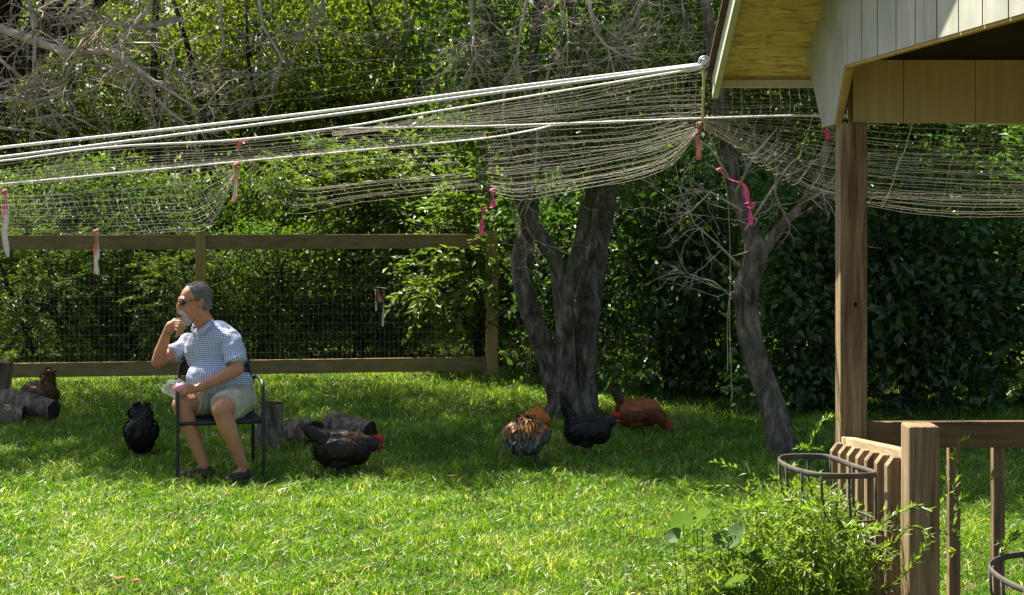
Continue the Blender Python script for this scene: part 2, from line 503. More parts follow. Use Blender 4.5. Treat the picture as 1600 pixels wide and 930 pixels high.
mb = MB(); mb.box((PX + .07, 5.327, H + .31), (3.6, 5.42, H + .52)); mb.build('beam', M['header'], pav)
M['attic_shade'] = plain('unlit attic black', (0.02, 0.016, 0.012), 0.9, 0.3, 8, 0, 0.05)  # black sheet added under the roof; the unlit attic's shade is its colour
mb = MB(); mb.box((PX + .07, 1.3, H + .5235), (3.6, 5.44, H + .540)); mb.build('attic_shade', M['attic_shade'], pav)
mb = MB()                                    # roof deck, far and near slope
t = .012
def slab(mb, x0, x1, y0, z0, y1, z1, t):
    mb.hexa([(x0, y0, z0), (x1, y0, z0), (x1, y1, z1), (x0, y1, z1)], [(x0, y0, z0 + t), (x1, y0, z0 + t), (x1, y1, z1 + t), (x0, y1, z1 + t)])
yf, yn = 5.97, 2 * RIDGE_Y - 5.97
slab(mb, .80, 3.7, RIDGE_Y + .001, roof_z(RIDGE_Y), yf, roof_z(yf), t)
mb.build('roof_deck', M['osb'], pav)
mb = MB(); slab(mb, .80, 3.7, yn, roof_z(yf), RIDGE_Y - .001, roof_z(RIDGE_Y), t); mb.build('roof_deck', M['osb'], pav)
mb = MB()
slab(mb, .755, 3.74, RIDGE_Y, roof_z(RIDGE_Y) + .014, yf + .03, roof_z(yf) + .014 - .015, .012)
slab(mb, .755, 3.74, yn - .03, roof_z(yf) + .014 - .015, RIDGE_Y - .002, roof_z(RIDGE_Y) + .014, .012)
mb.build('shingle_layer', M['shingle'], pav)
bz = roof_z(yf)
mb = MB()                                    # barge board on the rake
mb.hexa([(.778, RIDGE_Y + .001, roof_z(RIDGE_Y) - .09), (.80, RIDGE_Y + .001, roof_z(RIDGE_Y) - .09), (.80, yf, bz - .075), (.778, yf, bz - .075)],
        [(.778, RIDGE_Y + .001, roof_z(RIDGE_Y) + .010), (.80, RIDGE_Y + .001, roof_z(RIDGE_Y) + .010), (.80, yf, bz + .010), (.778, yf, bz + .010)])
mb.build('barge_board', M['barge'], pav)
mb = MB()
mb.hexa([(.778, yn, bz - .075), (.80, yn, bz - .075), (.80, RIDGE_Y - .001, roof_z(RIDGE_Y) - .09), (.778, RIDGE_Y - .001, roof_z(RIDGE_Y) - .09)],
        [(.778, yn, bz + .010), (.80, yn, bz + .010), (.80, RIDGE_Y - .001, roof_z(RIDGE_Y) + .010), (.778, RIDGE_Y - .001, roof_z(RIDGE_Y) + .010)])
mb.build('barge_board', M['barge'], pav)
mb = MB(); mb.box((.802, 5.945, H + .478), (3.65, 5.968, bz - .004)); mb.build('eave_board', M['trim'], pav, bevel=.003)
mb = MB(); mb.box((1.13, 5.282, -.05), (1.222, 5.372, H + .303)); post = mb.build('post', M['post_wood'], pav, bevel=.004)
mb = MB(); mb.tube([at(1336.5, 476, 5.282) + Vector((0, .0005, 0)), at(1336.5, 476, 5.282) + Vector((0, -.003, 0))], [.010, .007], 14, squash=.7)
mb.build('knot', M['bark_dark'], post)

# ================================================================== ramp railing
rail = thing('ramp_railing', 'weathered wooden ramp railing with square posts and balusters', 'railing', (1.15, 4.33, 0))
mb = MB()                                    # near post, with a slightly weathered top
mb.box((1.109, 4.288, -.05), (1.196, 4.384, H - .602))
mb.build('post', M['post_wood'], rail, bevel=.006)
zr = lambda y: H - .686 - (y - 4.4) * .101   # the rail slopes down with the ramp
mb = MB()
a, b = 4.386, 5.2805
mb.hexa([(1.132, a, zr(a) - .089), (1.169, a, zr(a) - .089), (1.169, b, zr(b) - .089), (1.132, b, zr(b) - .089)],
        [(1.132, a, zr(a)), (1.169, a, zr(a)), (1.169, b, zr(b)), (1.132, b, zr(b))])
mb.build('top_rail', M['rail_wood'], rail, bevel=.004)
mb = MB()
mb.hexa([(1.132, a, zr(a) - .93), (1.169, a, zr(a) - .93), (1.169, b, zr(b) - .93), (1.132, b, zr(b) - .93)],
        [(1.132, a, zr(a) - .85), (1.169, a, zr(a) - .85), (1.169, b, zr(b) - .85), (1.132, b, zr(b) - .85)])
mb.build('bottom_rail', M['rail_wood'], rail)
for i in range(7):
    y = 4.47 + i * .128
    zt = zr(y) - .024
    mb = MB()
    mb.prism([(1.092, zt - .92), (1.1305, zt - .92), (1.1305, zt), (1.112, zt), (1.092, zt - .026)], 'y', y, y + .038)
    mb.build('baluster', M['post_wood'], rail, bevel=.002)
mb = MB()                                    # far rail facing the camera
zb = H - .729
mb.hexa([(1.2235, 5.30, zb - .089), (3.2, 5.30, zb - .082), (3.2, 5.338, zb - .082), (1.2235, 5.338, zb - .089)],
        [(1.2235, 5.30, zb), (3.2, 5.30, zb + .01), (3.2, 5.338, zb + .01), (1.2235, 5.338, zb)])
mb.build('top_rail', M['rail_wood_x'], rail, bevel=.004)
for i, x in enumerate((1.366, 1.520, 1.674, 1.828)):
    mb = MB(); mb.box((x, 5.339, .06), (x + .040, 5.377, zb - .03)); mb.build('baluster', M['post_wood'], rail, bevel=.003)
for i in range(8):                           # ramp boards the posts pass through
    mb = MB(); mb.box((1.135, 3.9 + i * .145, .09), (3.2, 4.04 + i * .145, .125))
    if 3.9 + i * .145 < 5.2: mb.build('deck_board', M['rail_wood_x'], rail)

# ------------------------------------------------------------------ iron manger baskets on the railing
def basket(rim_px, zoff, label, depth, back):
    Ys = [(-zoff) * FOC / (py - HOR) for px, py in rim_px]
    P = [at(px, py, y) for (px, py), y in zip(rim_px, Ys)]
    base = sum(P, Vector()) / len(P)
    t_ = thing('hanging_basket', label, 'basket', (base.x, base.y, base.z - depth), 'iron baskets on the railing')
    n = 40; L = len(P); ring = []
    for k in range(n + 1):                   # smooth closed rim
        u = k / n * L; i = int(u) % L; f = u - int(u)
        p0, p1, p2, p3 = P[(i - 1) % L], P[i], P[(i + 1) % L], P[(i + 2) % L]
        ring.append(0.5 * ((2 * p1) + (p2 - p0) * f + (2 * p0 - 5 * p1 + 4 * p2 - p3) * f * f + (3 * p1 - p0 - 3 * p2 + p3) * f ** 3))
    mb = MB()
    mb.tube(ring, .0088, 8, squash=.42)
    mb.build('rim', M['iron'], t_, smooth=True)
    bot = Vector((back, base.y, base.z - depth))
    for q in range(0, n, 4):
        a_ = ring[q]
        pts = []
        for s in range(8):
            f = s / 7
            p = a_.lerp(Vector((back, a_.y * .75 + base.y * .25, a_.z)), f ** 2.2)
            p.z = a_.z - depth * math.sin(f * math.pi / 2) ** .9
            pts.append(p)
        m2 = MB(); m2.tube(pts, .0042, 5); m2.build('bar', M['iron'], t_, smooth=True)
    for fr in (.35, .7):
        mb = MB(); pts = []
        for q in range(n + 1):
            a_ = ring[q]; f = fr
            p = a_.lerp(Vector((back, a_.y * .75 + base.y * .25, a_.z)), f ** 2.2); p.z = a_.z - depth * math.sin(f * math.pi / 2) ** .9
            pts.append(p)
        mb.tube(pts, .004, 5); mb.build('hoop', M['iron'], t_, smooth=True)
    return t_
basket([(1217, 719), (1228, 714), (1262, 713), (1297, 715), (1332, 728), (1368, 741), (1326, 744), (1283, 743), (1252, 737), (1228, 728)], -.77,
       'rusty iron hanging basket on the left side of the railing', .24, 1.085)
basket([(1546, 886), (1562, 873), (1600, 866), (1655, 864), (1700, 878), (1706, 905), (1680, 930), (1640, 934), (1600, 922), (1565, 905)], -.93,
       'grey iron hanging basket cut off by the lower right corner', .24, 1.55)

# ================================================================== wire fence behind the man
FA, FB = Vector((-6.6, 15.80, 0)), Vector((-.235, 16.72, 0))
fdir = (FB - FA).normalized(); fnor = Vector((fdir.y, -fdir.x, 0))          # towards the camera
fence = thing('wire_fence', 'wooden post and rail fence with welded wire mesh behind the man', 'fence', ((FA.x + FB.x) / 2, (FA.y + FB.y) / 2, 0))
def fpoint(px):                               # point on the fence line seen in column px
    k = (px - 800) / FOC
    t_ = (k * FA.y - FA.x) / (fdir.x - k * fdir.y)
    return FA + fdir * t_
def fbox(mb, p, q, z0, z1, d0, d1):
    a0, a1 = p + fnor * d0, p + fnor * d1; b0, b1 = q + fnor * d0, q + fnor * d1
    mb.hexa([(a1.x, a1.y, z0), (b1.x, b1.y, z0), (b0.x, b0.y, z0), (a0.x, a0.y, z0)], [(a1.x, a1.y, z1), (b1.x, b1.y, z1), (b0.x, b0.y, z1), (a0.x, a0.y, z1)])
pm = fpoint(313.5)
for p, w, top in ((pm, .055, 1.60), (fpoint(768.5), .065, 1.60), (FA + fdir * .1, .055, 1.6)):
    mb = MB(); fbox(mb, p - fdir * w, p + fdir * w, -.05, top, -.05, .05); mb.build('post', M['fence_post'], fence, bevel=.004)
for z0, z1 in ((1.405, 1.560), (.075, .225)):
    for p, q in ((FA, pm - fdir * .058), (pm + fdir * .058, fpoint(768.5) - fdir * .068)):
        mb = MB(); fbox(mb, p, q, z0, z1, -.02, .02); mb.build('rail', M['fence_wood'], fence, bevel=.004)
mb = MB()
L = (FB - FA).length
r = random.Random(4)
for k in range(14):                           # 2 x 4 inch welded mesh, on the far side of the rails
    z = .20 + k * .1016
    pts = [FA + fdir * (L * s / 24) - fnor * (.026 + .008 * math.sin(s * .9 + k)) + Vector((0, 0, z + r.uniform(-.003, .003))) for s in range(25)]
    mb.tube(pts, .0013, 3, cap=False)
for k in range(int(L / .0508)):
    p = FA + fdir * (k * .0508) - fnor * .029
    mb.tube([p + Vector((0, 0, .20)), p + Vector((0, 0, .9)) - fnor * r.uniform(-.005, .01), p + Vector((0, 0, 1.53))], .0012, 3, cap=False)
wm = mb.build('wire_mesh', M['wire'], fence)

# two leaning stakes right of the fence corner
for (a_, b_, lab) in (((801, 470, 17.2), (829, 578, 16.6), 'thin leaning bamboo stake between fence corner and forked tree'),
                      ((797, 500, 17.4), (795, 580, 17.2), 'short upright stake just right of the fence corner post')):
    p, q = at(*a_), at(*b_); q.z = 0
    mb = MB(); mb.tube([q, (p + q) / 2 + Vector((.01, 0, 0)), p], [.018, .017, .014], 7)
    tag(mb.build('stake', M['fence_post'], None, smooth=True), lab, 'stake')

# ================================================================== plants: helpers
def rot_frames(d, n):
    """unit direction and normal arrays -> side vectors"""
    s = np.cross(d, n); l = np.linalg.norm(s, axis=1, keepdims=True); l[l < 1e-6] = 1
    s /= l
    return s, np.cross(s, d)

def leaf_faces(P, D, Nn, L, W, fold, rnd):
    """Leaves as two folded triangles each."""
    s, n = rot_frames(D, Nn)
    k = len(P)
    V = np.empty((k, 4, 3))
    V[:, 0] = P
    mid = P + D * (L * .45)[:, None]
    V[:, 1] = mid + s * (W * .5)[:, None] + n * (W * fold)[:, None]
    V[:, 2] = P + D * L[:, None] - n * (L * .08)[:, None]
    V[:, 3] = mid - s * (W * .5)[:, None] + n * (W * fold)[:, None]
    b = (np.arange(k) * 4)[:, None]
    T = np.concatenate([b + np.array([[0, 1, 2]]), b + np.array([[0, 2, 3]])], 1).reshape(-1, 3)
    return V.reshape(-1, 3), T, np.repeat(rnd, 2)

def unit(a):
    return a / np.maximum(np.linalg.norm(a, axis=1, keepdims=True), 1e-6)

def cloud(n, blobs, L, W, seed, per=22, sig=.11, shell=.55, up=.7, fold=.18, droop=.3, spray=False):
    """n leaves gathered on small twig-end clumps through the volume of ellipsoids (cx,cy,cz,rx,ry,rz)."""
    r = np.random.default_rng(seed)
    B = np.array(blobs, float)
    vol = B[:, 3] * B[:, 4] * B[:, 5]; vol = vol ** .85
    nc = max(3, n // per)
    bi = r.choice(len(B), nc, p=vol / vol.sum())
    u = unit(r.normal(size=(nc, 3)))
    rad = r.random(nc) ** (1 / 3.0)
    rad = np.where(r.random(nc) < shell, 1 - .32 * r.random(nc) ** 1.5, rad)
    C = B[bi, :3] + u * rad[:, None] * B[bi, 3:] * r.uniform(.86, 1.16, (nc, 1))
    out = unit(u / B[bi, 3:] + 1e-6)
    crn = r.uniform(0, 1, nc)
    ci = r.integers(0, nc, n)
    if spray:                                 # leaves in two ranks along a drooping twig
        tw = unit(out + r.normal(0, .55, (nc, 3)) + np.array([0, 0, .1]))
        t = r.uniform(0, 1, n) * sig * 4
        side = unit(np.cross(tw, np.array([0, 0, 1.0])) + 1e-6)
        sg = np.where(r.random(n) < .5, 1, -1)[:, None]
        P = C[ci] + tw[ci] * t[:, None] - np.array([0, 0, 1.0]) * (t * t * droop * 2)[:, None] + r.normal(0, .008, (n, 3))
        D = unit(side[ci] * sg + tw[ci] * .7 + r.normal(0, .25, (n, 3)) + np.array([0, 0, -droop * .4]))
        Nn = unit(np.array([0, 0, 1.0]) + r.normal(0, .35, (n, 3)) + out[ci] * .3)
    else:
        P = C[ci] + r.normal(0, sig, (n, 3)) * np.array([1.15, 1.15, .8])
        D = unit(out[ci] * .6 + r.normal(0, .7, (n, 3)) + np.array([0, 0, -droop]))
        Nn = unit(np.array([0, 0, up]) + r.normal(0, .6, (n, 3)) + out[ci] * .25)
    sz = r.uniform(.45, 1.3, n) * r.uniform(.75, 1.3, nc)[ci]
    rn = np.clip(.5 * crn[ci] + .5 * r.uniform(0, 1, n), 0, 1)
    P[:, 2] = np.maximum(P[:, 2], .03)
    return leaf_faces(P, D, Nn, L * sz, W * sz, fold, rn)

def branch(mb, p, d, length, r0, rng, depth=3, sides=5, wig=.25, droop=0.0, kids=4, taper=.35, seg=6, spread=.8, tips=None):
    """A crooked tapering branch with side branches."""
    pts, rad = [Vector(p)], [r0]
    d = Vector(d).normalized(); q = Vector(p)
    step = length / seg
    for i in range(seg):
        d = (d + Vector((rng.gauss(0, wig), rng.gauss(0, wig), rng.gauss(0, wig) - droop))).normalized()
        q = q + d * step
        pts.append(q.copy()); rad.append(r0 * (1 - (1 - taper) * (i + 1) / seg))
    mb.tube(pts, rad, sides, cap=True)
    if tips is not None and depth <= 1:
        tips.append(q.copy())
    if depth > 0:
        for k in range(kids):
            i = rng.randint(max(1, seg // 4), seg)
            ax = Vector((rng.gauss(0, 1), rng.gauss(0, 1), rng.gauss(0, 1)))
            dd = ((pts[i] - pts[i - 1]).normalized() + ax.normalized() * spread).normalized()
            branch(mb, pts[i], dd, length * rng.uniform(.35, .62), max(rad[i] * .6, .0022), rng, depth - 1, max(3, sides - 1), wig * 1.15, droop, kids, taper, max(3, seg - 1), spread, tips)

def shrub(name, label, cat, px, Y, blobs, n, L, W, mat, seed, stems=3, hgt=1.5, group=None, bark='bark_dark', **kw):
    """Shrub or tree: blobs are (px, py, dY, rx, ry, rz) around distance Y."""
    base = at(px, 330, Y); base.z = 0
    t = thing(name, label, cat, base, group)
    B = []
    for bx, by, dy, rx, ry, rz in blobs:
        c = at(bx, by, Y + dy); B.append((c.x, c.y, c.z, rx, ry, rz))
    rg = random.Random(seed)
    for s in range(stems):
        mb = MB()
        tgt = Vector(B[s % len(B)][:3]) + Vector((rg.gauss(0, .2), rg.gauss(0, .2), rg.uniform(-.1, .4)))
        b0 = base + Vector((rg.uniform(-.18, .18), rg.uniform(-.15, .15), -.05))
        mid = b0.lerp(tgt, .5) + Vector((rg.gauss(0, .1), rg.gauss(0, .1), .1))
        r0 = (.022 + .014 * hgt) * rg.uniform(.7, 1.15)
        mb.tube([b0, b0.lerp(mid, .5) + Vector((rg.gauss(0, .03), 0, 0)), mid, mid.lerp(tgt, .6), tgt], [r0, r0 * .85, r0 * .7, r0 * .5, r0 * .3], 7)
        for k in range(6):
            f = rg.uniform(.35, .95); p = b0.lerp(tgt, f) if f > .5 else mid
            branch(mb, p, (rg.gauss(0, 1), rg.gauss(0, 1), rg.uniform(-.1, .9)), hgt * rg.uniform(.3, .55), r0 * .4, rg, 2, 4, .2, 0, 3)
        mb.build('trunk' if s == 0 else 'stem', M[bark], t, smooth=True)
    cards('crown', [cloud(n, B, L, W, seed, **kw)], M[mat], t)
    return t

# ================================================================== the two old trees on the lawn
def stem_px(mb, pts, rads, sides=10):
    P = [at(*p) for p in pts]
    Q, R = [], []
    for i in range(len(P) - 1):
        p0, p1, p2, p3 = P[max(i - 1, 0)], P[i], P[i + 1], P[min(i + 2, len(P) - 1)]
        for s in range(12):
            f = s / 12
            q = 0.5 * ((2 * p1) + (p2 - p0) * f + (2 * p0 - 5 * p1 + 4 * p2 - p3) * f * f + (3 * p1 - p0 - 3 * p2 + p3) * f ** 3)
            Q.append(q + Vector((mnoise.noise(q * 4) * .012, mnoise.noise(q * 4 + Vector((9, 0, 0))) * .012, 0)))
            R.append((rads[i] * (1 - f) + rads[i + 1] * f) * (1 + .10 * mnoise.noise(q * 5)))
    Q.append(P[-1]); R.append(rads[-1])
    sides = 22
    mb.tube(Q, R, sides)
    vs = mb.v[-1]                              # cracked bark: ridges along the stem
    for i in range(len(Q)):
        c = np.array(Q[i])
        for k in range(sides):
            v = vs[i * sides + k]; d = (v - c) / max(R[i], 1e-4)
            q = Vector((d[0] * 3.2 + c[0] * 2, d[1] * 3.2 + c[1] * 2, c[2] * 3.0))
            n_ = 1 - abs(mnoise.noise(q)) * 2 + .5 * mnoise.noise(Vector((v[0] * 22, v[1] * 22, v[2] * 12)))
            vs[i * sides + k] = c + (v - c) * (1 + .10 * n_)
    return Q

rg = random.Random(31)
T1 = thing('forked_tree', 'old grey tree with several trunks from one base behind the hens', 'tree', at(893, 648, 13.6))
mb = MB()
stem_px(mb, [(884, 668, 13.6), (874, 612, 13.6), (852, 545, 13.55), (824, 470, 13.5), (815, 405, 13.5), (828, 345, 13.5), (822, 290, 13.5), (800, 200, 13.4), (770, 60, 13.2), (740, -120, 13.0)],
        [.16, .105, .092, .086, .086, .075, .062, .05, .04, .025])
stem_px(mb, [(893, 668, 13.55), (886, 600, 13.5), (882, 520, 13.45), (878, 460, 13.45), (868, 410, 13.4), (846, 370, 13.35), (822, 335, 13.3), (810, 260, 13.1), (830, 120, 12.8), (850, -80, 12.5)],
        [.16, .09, .08, .075, .07, .06, .06, .05, .045, .03])
stem_px(mb, [(910, 668, 13.65), (910, 600, 13.65), (914, 520, 13.7), (925, 440, 13.7), (936, 370, 13.75), (948, 300, 13.8), (960, 180, 13.8), (985, 40, 13.8), (1010, -150, 13.8)],
        [.16, .12, .11, .105, .10, .095, .078, .06, .035])
stem_px(mb, [(884, 470, 13.4), (896, 425, 13.35), (908, 370, 13.3), (918, 320, 13.3), (930, 270, 13.3), (928, 190, 13.2), (900, 60, 13.0), (880, -60, 12.8)],
        [.06, .062, .058, .055, .05, .045, .04, .03])
for k in range(9):                            # root flare
    a_ = k / 9 * 6.283
    b0 = at(893, 648, 13.6); b0.z = .10
    d_ = Vector((math.cos(a_), math.sin(a_), 0))
    mb.tube([b0 + d_ * .10 + Vector((0, 0, .12)), b0 + d_ * .19 - Vector((0, 0, .05)), b0 + d_ * .30 - Vector((0, 0, .13))], [.07, .055, .02], 7)
mb.build('trunk', M['bark'], T1, smooth=True)
mb = MB()                                     # bare dead twigs hanging into the picture
def drop(mb, pts, r0, kids=3, depth=2, ln=.5, droop=.05, wig=.3):
    P = [at(*p) for p in pts]
    n = len(P)
    r0 *= 1.35
    mb.tube(P, [r0 * (1 - .75 * i / (n - 1)) for i in range(n)], 5)
    for i in range(n - 1):
        for k in range(kids):
            f = rg.random(); p = P[i].lerp(P[i + 1], f)
            dd = (P[i + 1] - P[i]).normalized() * .6 + Vector((rg.gauss(0, .6), rg.gauss(0, .6), rg.gauss(0, .5)))
            branch(mb, p, dd, ln * rg.uniform(.5, 1.1), max(r0 * .36, .0034), rg, depth, 3, wig, droop, 4, .4, 5, .9)
drop(mb, [(735, -40, 12.3), (738, 30, 12.3), (742, 75, 12.2), (755, 120, 12.2), (748, 78, 12.2)], .012, 2)
drop(mb, [(735, -20, 12.0), (737, 40, 12.0), (742, 65, 12.0), (750, 75, 12.0), (735, 105, 12.0), (715, 140, 12.0)], .013)
drop(mb, [(830, -40, 11.8), (815, 40, 11.8), (808, 90, 11.8), (812, 125, 11.7)], .012, 4)
drop(mb, [(885, -40, 11.7), (875, 10, 11.7), (888, 60, 11.6), (886, 95, 11.6)], .009, 4)
drop(mb, [(918, -30, 11.6), (922, 15, 11.6), (930, 50, 11.6), (945, 70, 11.5), (975, 88, 11.5), (1020, 95, 11.4)], .014, 3)
drop(mb, [(1040, -30, 12.2), (1000, 5, 12.2), (990, 30, 12.1), (965, 60, 12.1)], .010, 3)
drop(mb, [(950, -30, 12.5), (1010, 5, 12.4), (1030, 10, 12.3), (1040, 35, 12.3)], .010, 3)
drop(mb, [(1060, -30, 12.5), (1070, 30, 12.4), (1062, 70, 12.4), (1055, 88, 12.4)], .008, 3)
drop(mb, [(620, -40, 12.8), (640, 40, 12.7), (690, 80, 12.6), (680, 130, 12.6)], .011, 3)
drop(mb, [(790, 120, 12.0), (785, 180, 12.0), (800, 230, 12.0), (790, 260, 12.0)], .010, 3)
drop(mb, [(860, 100, 11.9), (840, 180, 11.9), (838, 250, 11.9), (830, 300, 11.9)], .009, 3)
drop(mb, [(470, -30, 13.0), (500, 40, 13.0), (560, 60, 12.9), (620, 40, 12.9)], .010, 3)
mb.build('bare_branches', M['twig'], T1, smooth=True)['kind'] = 'stuff'

T2 = thing('leaning_tree', 'slender leaning tree with a fork, between forked tree and pavilion post', 'tree', at(1222, 712, 11.4))
mb = MB()
stem_px(mb, [(1226, 724, 11.35), (1220, 690, 11.35), (1206, 630, 11.4), (1185, 570, 11.4), (1168, 510, 11.4), (1166, 455, 11.4), (1180, 395, 11.4), (1172, 360, 11.4), (1158, 320, 11.45), (1140, 250, 11.5), (1120, 120, 11.5), (1090, -80, 11.5)],
        [.125, .10, .09, .085, .085, .085, .082, .062, .055, .05, .045, .03])
stem_px(mb, [(1180, 400, 11.4), (1202, 378, 11.4), (1222, 352, 11.35), (1248, 325, 11.3), (1275, 285, 11.2), (1300, 200, 11.1), (1330, 80, 11.0)], [.06, .045, .038, .032, .028, .025, .018])
stem_px(mb, [(1215, 358, 11.35), (1240, 338, 11.3), (1262, 330, 11.3), (1285, 318, 11.2)], [.028, .022, .017, .012], 7)
mb.build('trunk', M['bark'], T2, smooth=True)
mb = MB()
for pts, r_ in (([(1160, 330, 11.3), (1110, 300, 11.2), (1080, 330, 11.2), (1050, 345, 11.1)], .008), ([(1160, 420, 11.4), (1120, 380, 11.3), (1085, 350, 11.3), (1060, 290, 11.2)], .008),
                ([(1150, 470, 11.4), (1115, 440, 11.3), (1080, 430, 11.3)], .006), ([(1165, 360, 11.3), (1210, 290, 11.2), (1240, 250, 11.2)], .009),
                ([(1230, 345, 11.3), (1210, 300, 11.2), (1215, 260, 11.2)], .007), ([(1250, 320, 11.2), (1285, 300, 11.1), (1295, 340, 11.1)], .006),
                ([(1140, 280, 11.4), (1110, 230, 11.3), (1085, 215, 11.3)], .009), ([(1150, 300, 11.4), (1180, 240, 11.3), (1215, 200, 11.2)], .009)):
    drop(mb, pts, r_, 3, 1, .45, .02, .25)
mb.build('bare_branches', M['twig'], T2, smooth=True)['kind'] = 'stuff'

T3 = thing('bare_tree', 'half dead tree with a tangle of bare grey branches at upper left', 'tree', (-5.1, 14.2, 0))
mb = MB()
P3 = Vector((-5.1, 14.2, -.05))
mb.tube([P3, P3 + Vector((.05, 0, 1.2)), P3 + Vector((.2, -.1, 2.4)), P3 + Vector((.5, -.2, 3.8)), P3 + Vector((.8, -.3, 5.4))], [.22, .17, .15, .13, .08], 10)
mb.build('trunk', M['bark_dark'], T3, smooth=True)
mb = MB()
for pts, r_, k_ in (([(30, -60, 12.5), (50, 20, 12.4), (55, 60, 12.3), (52, 130, 12.3), (40, 190, 12.2)], .020, 4),
                 ([(-60, 20, 12.6), (40, 60, 12.4), (110, 85, 12.2), (165, 80, 12.1), (195, 92, 12.0), (215, 112, 12.0), (235, 135, 12.0), (240, 152, 12.0)], .030, 3),
                 ([(215, 112, 12.0), (245, 130, 12.0), (270, 145, 12.0), (300, 165, 11.9), (308, 190, 11.9)], .016, 3),
                 ([(-40, 140, 12.2), (40, 160, 12.2), (90, 150, 12.1), (115, 95, 12.1), (130, 60, 12.0)], .016, 3),
                 ([(-40, 60, 12.6), (20, 110, 12.5), (70, 150, 12.4), (90, 185, 12.4)], .014, 4),
                 ([(250, -40, 12.8), (230, 20, 12.7), (190, 60, 12.6), (170, 110, 12.6)], .018, 4),
                 ([(330, -60, 12.8), (345, 20, 12.7), (350, 70, 12.6), (330, 120, 12.6)], .014, 4),
                 ([(400, -40, 13.0), (410, 40, 12.9), (440, 90, 12.8), (430, 150, 12.8)], .014, 4),
                 ([(100, -60, 13.0), (130, 10, 12.9), (150, 60, 12.8), (160, 120, 12.8), (140, 180, 12.8)], .016, 4),
                 ([(520, -50, 13.2), (500, 20, 13.1), (470, 60, 13.0), (450, 120, 13.0)], .012, 4),
                 ([(0, 200, 12.3), (50, 205, 12.3), (100, 215, 12.3)], .010, 3),
                 ([(280, 30, 13.0), (220, 45, 12.9), (150, 30, 12.9), (80, 40, 12.9)], .022, 3)):
    drop(mb, pts, r_, k_, 2, .62, .03, .28)
mb.build('bare_branches', M['twig'], T3, smooth=True)['kind'] = 'stuff'
mb = MB()
Pa = P3 + Vector((.5, -.2, 3.8))
for q in (at(30, -60, 12.5), at(-60, 20, 12.6), at(250, -40, 12.8), at(330, -60, 12.8), at(400, -40, 13.0), at(100, -60, 13), at(520, -50, 13.2)):
    mb.tube([Pa - Vector((.15, 0, .9)), Pa.lerp(q, .5) + Vector((0, 0, .35)), q], [.06, .04, .022], 6)
mb.build('limbs', M['bark_dark'], T3, smooth=True)

# leafy tops of the three trees, above the frame: their gaps let the dapples through
def top(tree, blobs, n, seed, mat='leaf_mid', L=.104, W=.063):
    c = cards('crown', [cloud(n, blobs, L, W, seed, per=40, sig=.17, shell=.4)], M[mat], tree)
    return c
top(T1, [(.3, 13.9, 5.2, 2.3, 1.6, 1.0), (-1.4, 15.2, 5.6, 1.7, 1.5, .9), (1.9, 14.9, 5.5, 1.7, 1.6, .9), (.6, 13.1, 4.9, 1.2, .8, .6), (.3, 16.4, 5.9, 2.4, 1.2, .8)], 36000, 41)
cards('lower_foliage', [cloud(5200, [at(*b[:3])[:] + b[3:] for b in [(830, 150, 12.9, .5, .4, .6), (950, 130, 12.9, .6, .4, .6), (900, 230, 13.0, .6, .3, .35), (1010, 60, 12.8, .6, .4, .5), (720, 60, 12.8, .6, .4, .5), (985, 250, 13.2, .35, .3, .35), (790, 260, 13.1, .3, .3, .35)]], .075, .042, 47, per=16, sig=.10, droop=.4)], M['leaf_mid'], T1)
top(T2, [(2.2, 12.7, 5.0, 1.5, 1.3, .9), (3.6, 13.4, 5.2, 1.6, 1.5, .8), (2.4, 14.6, 5.5, 1.6, 1.0, .7)], 20000, 42)
top(T3, [(-4.6, 14.8, 5.6, 2.0, 1.5, .9), (-6.4, 14.8, 5.2, 2.0, 1.6, 1.0), (-3.2, 14.3, 5.0, 1.5, 1.0, .7), (-2.5, 13.7, 5.0, 1.0, .8, .6), (-2.6, 16.0, 5.8, 1.8, 1.3, .8), (-4.2, 16.9, 6.0, 2.6, 1.3, .8), (-5.5, 18.4, 6.2, 2.6, 1.2, .8), (-6.8, 17.0, 6.0, 2.0, 1.2, .8)], 46000, 43)

# ================================================================== hedge and wood behind
TREES = 'shrubs and trees beyond the lawn'
shrub('conifer', 'feathery conifer behind the fence at the left edge, its fronds sunlit', 'conifer', 45, 18.2,
      [(10, 440, 0, .95, .8, .75), (90, 470, .1, .75, .7, .75), (40, 520, 0, 1.0, .7, .45), (150, 430, .3, .55, .5, .6)], 20000, .075, .020, 'needle', 101, 2, 1.8, TREES, per=30, sig=.06, spray=True, droop=.5)
shrub('conifer', 'narrow conifer with bright fronds directly behind the middle fence post', 'conifer', 292, 18.0,
      [(290, 420, 0, .42, .4, .50), (275, 480, 0, .45, .4, .5), (300, 530, .1, .5, .5, .3)], 8000, .075, .020, 'needle', 102, 1, 1.8, TREES, per=30, sig=.06, spray=True, droop=.5)
shrub('dense_shrub', 'dense small leaved shrub behind the fence just right of the man', 'shrub', 415, 18.3,
      [(380, 440, 0, .55, .5, .7), (450, 430, 0, .55, .5, .65), (410, 500, 0, .75, .6, .6)], 14000, .055, .028, 'leaf_mid', 103, 3, 1.6, TREES, per=30, sig=.08)
shrub('dense_shrub', 'dark shrub behind the fence below the white and pink hanging tape', 'shrub', 575, 18.6,
      [(540, 430, 0, .6, .6, .75), (620, 440, 0, .6, .6, .7), (570, 520, 0, .9, .6, .5)], 13000, .060, .03, 'leaf_mid', 104, 3, 1.6, TREES, per=26, sig=.09)
shrub('dense_shrub', 'gloomy shrub behind the fence between the two conifers', 'shrub', 190, 19.0,
      [(190, 420, 0, .6, .6, .7), (170, 500, 0, .7, .6, .5), (225, 470, .2, .5, .5, .7)], 10000, .060, .03, 'leaf_mid', 105, 3, 1.6, TREES, per=26, sig=.09)
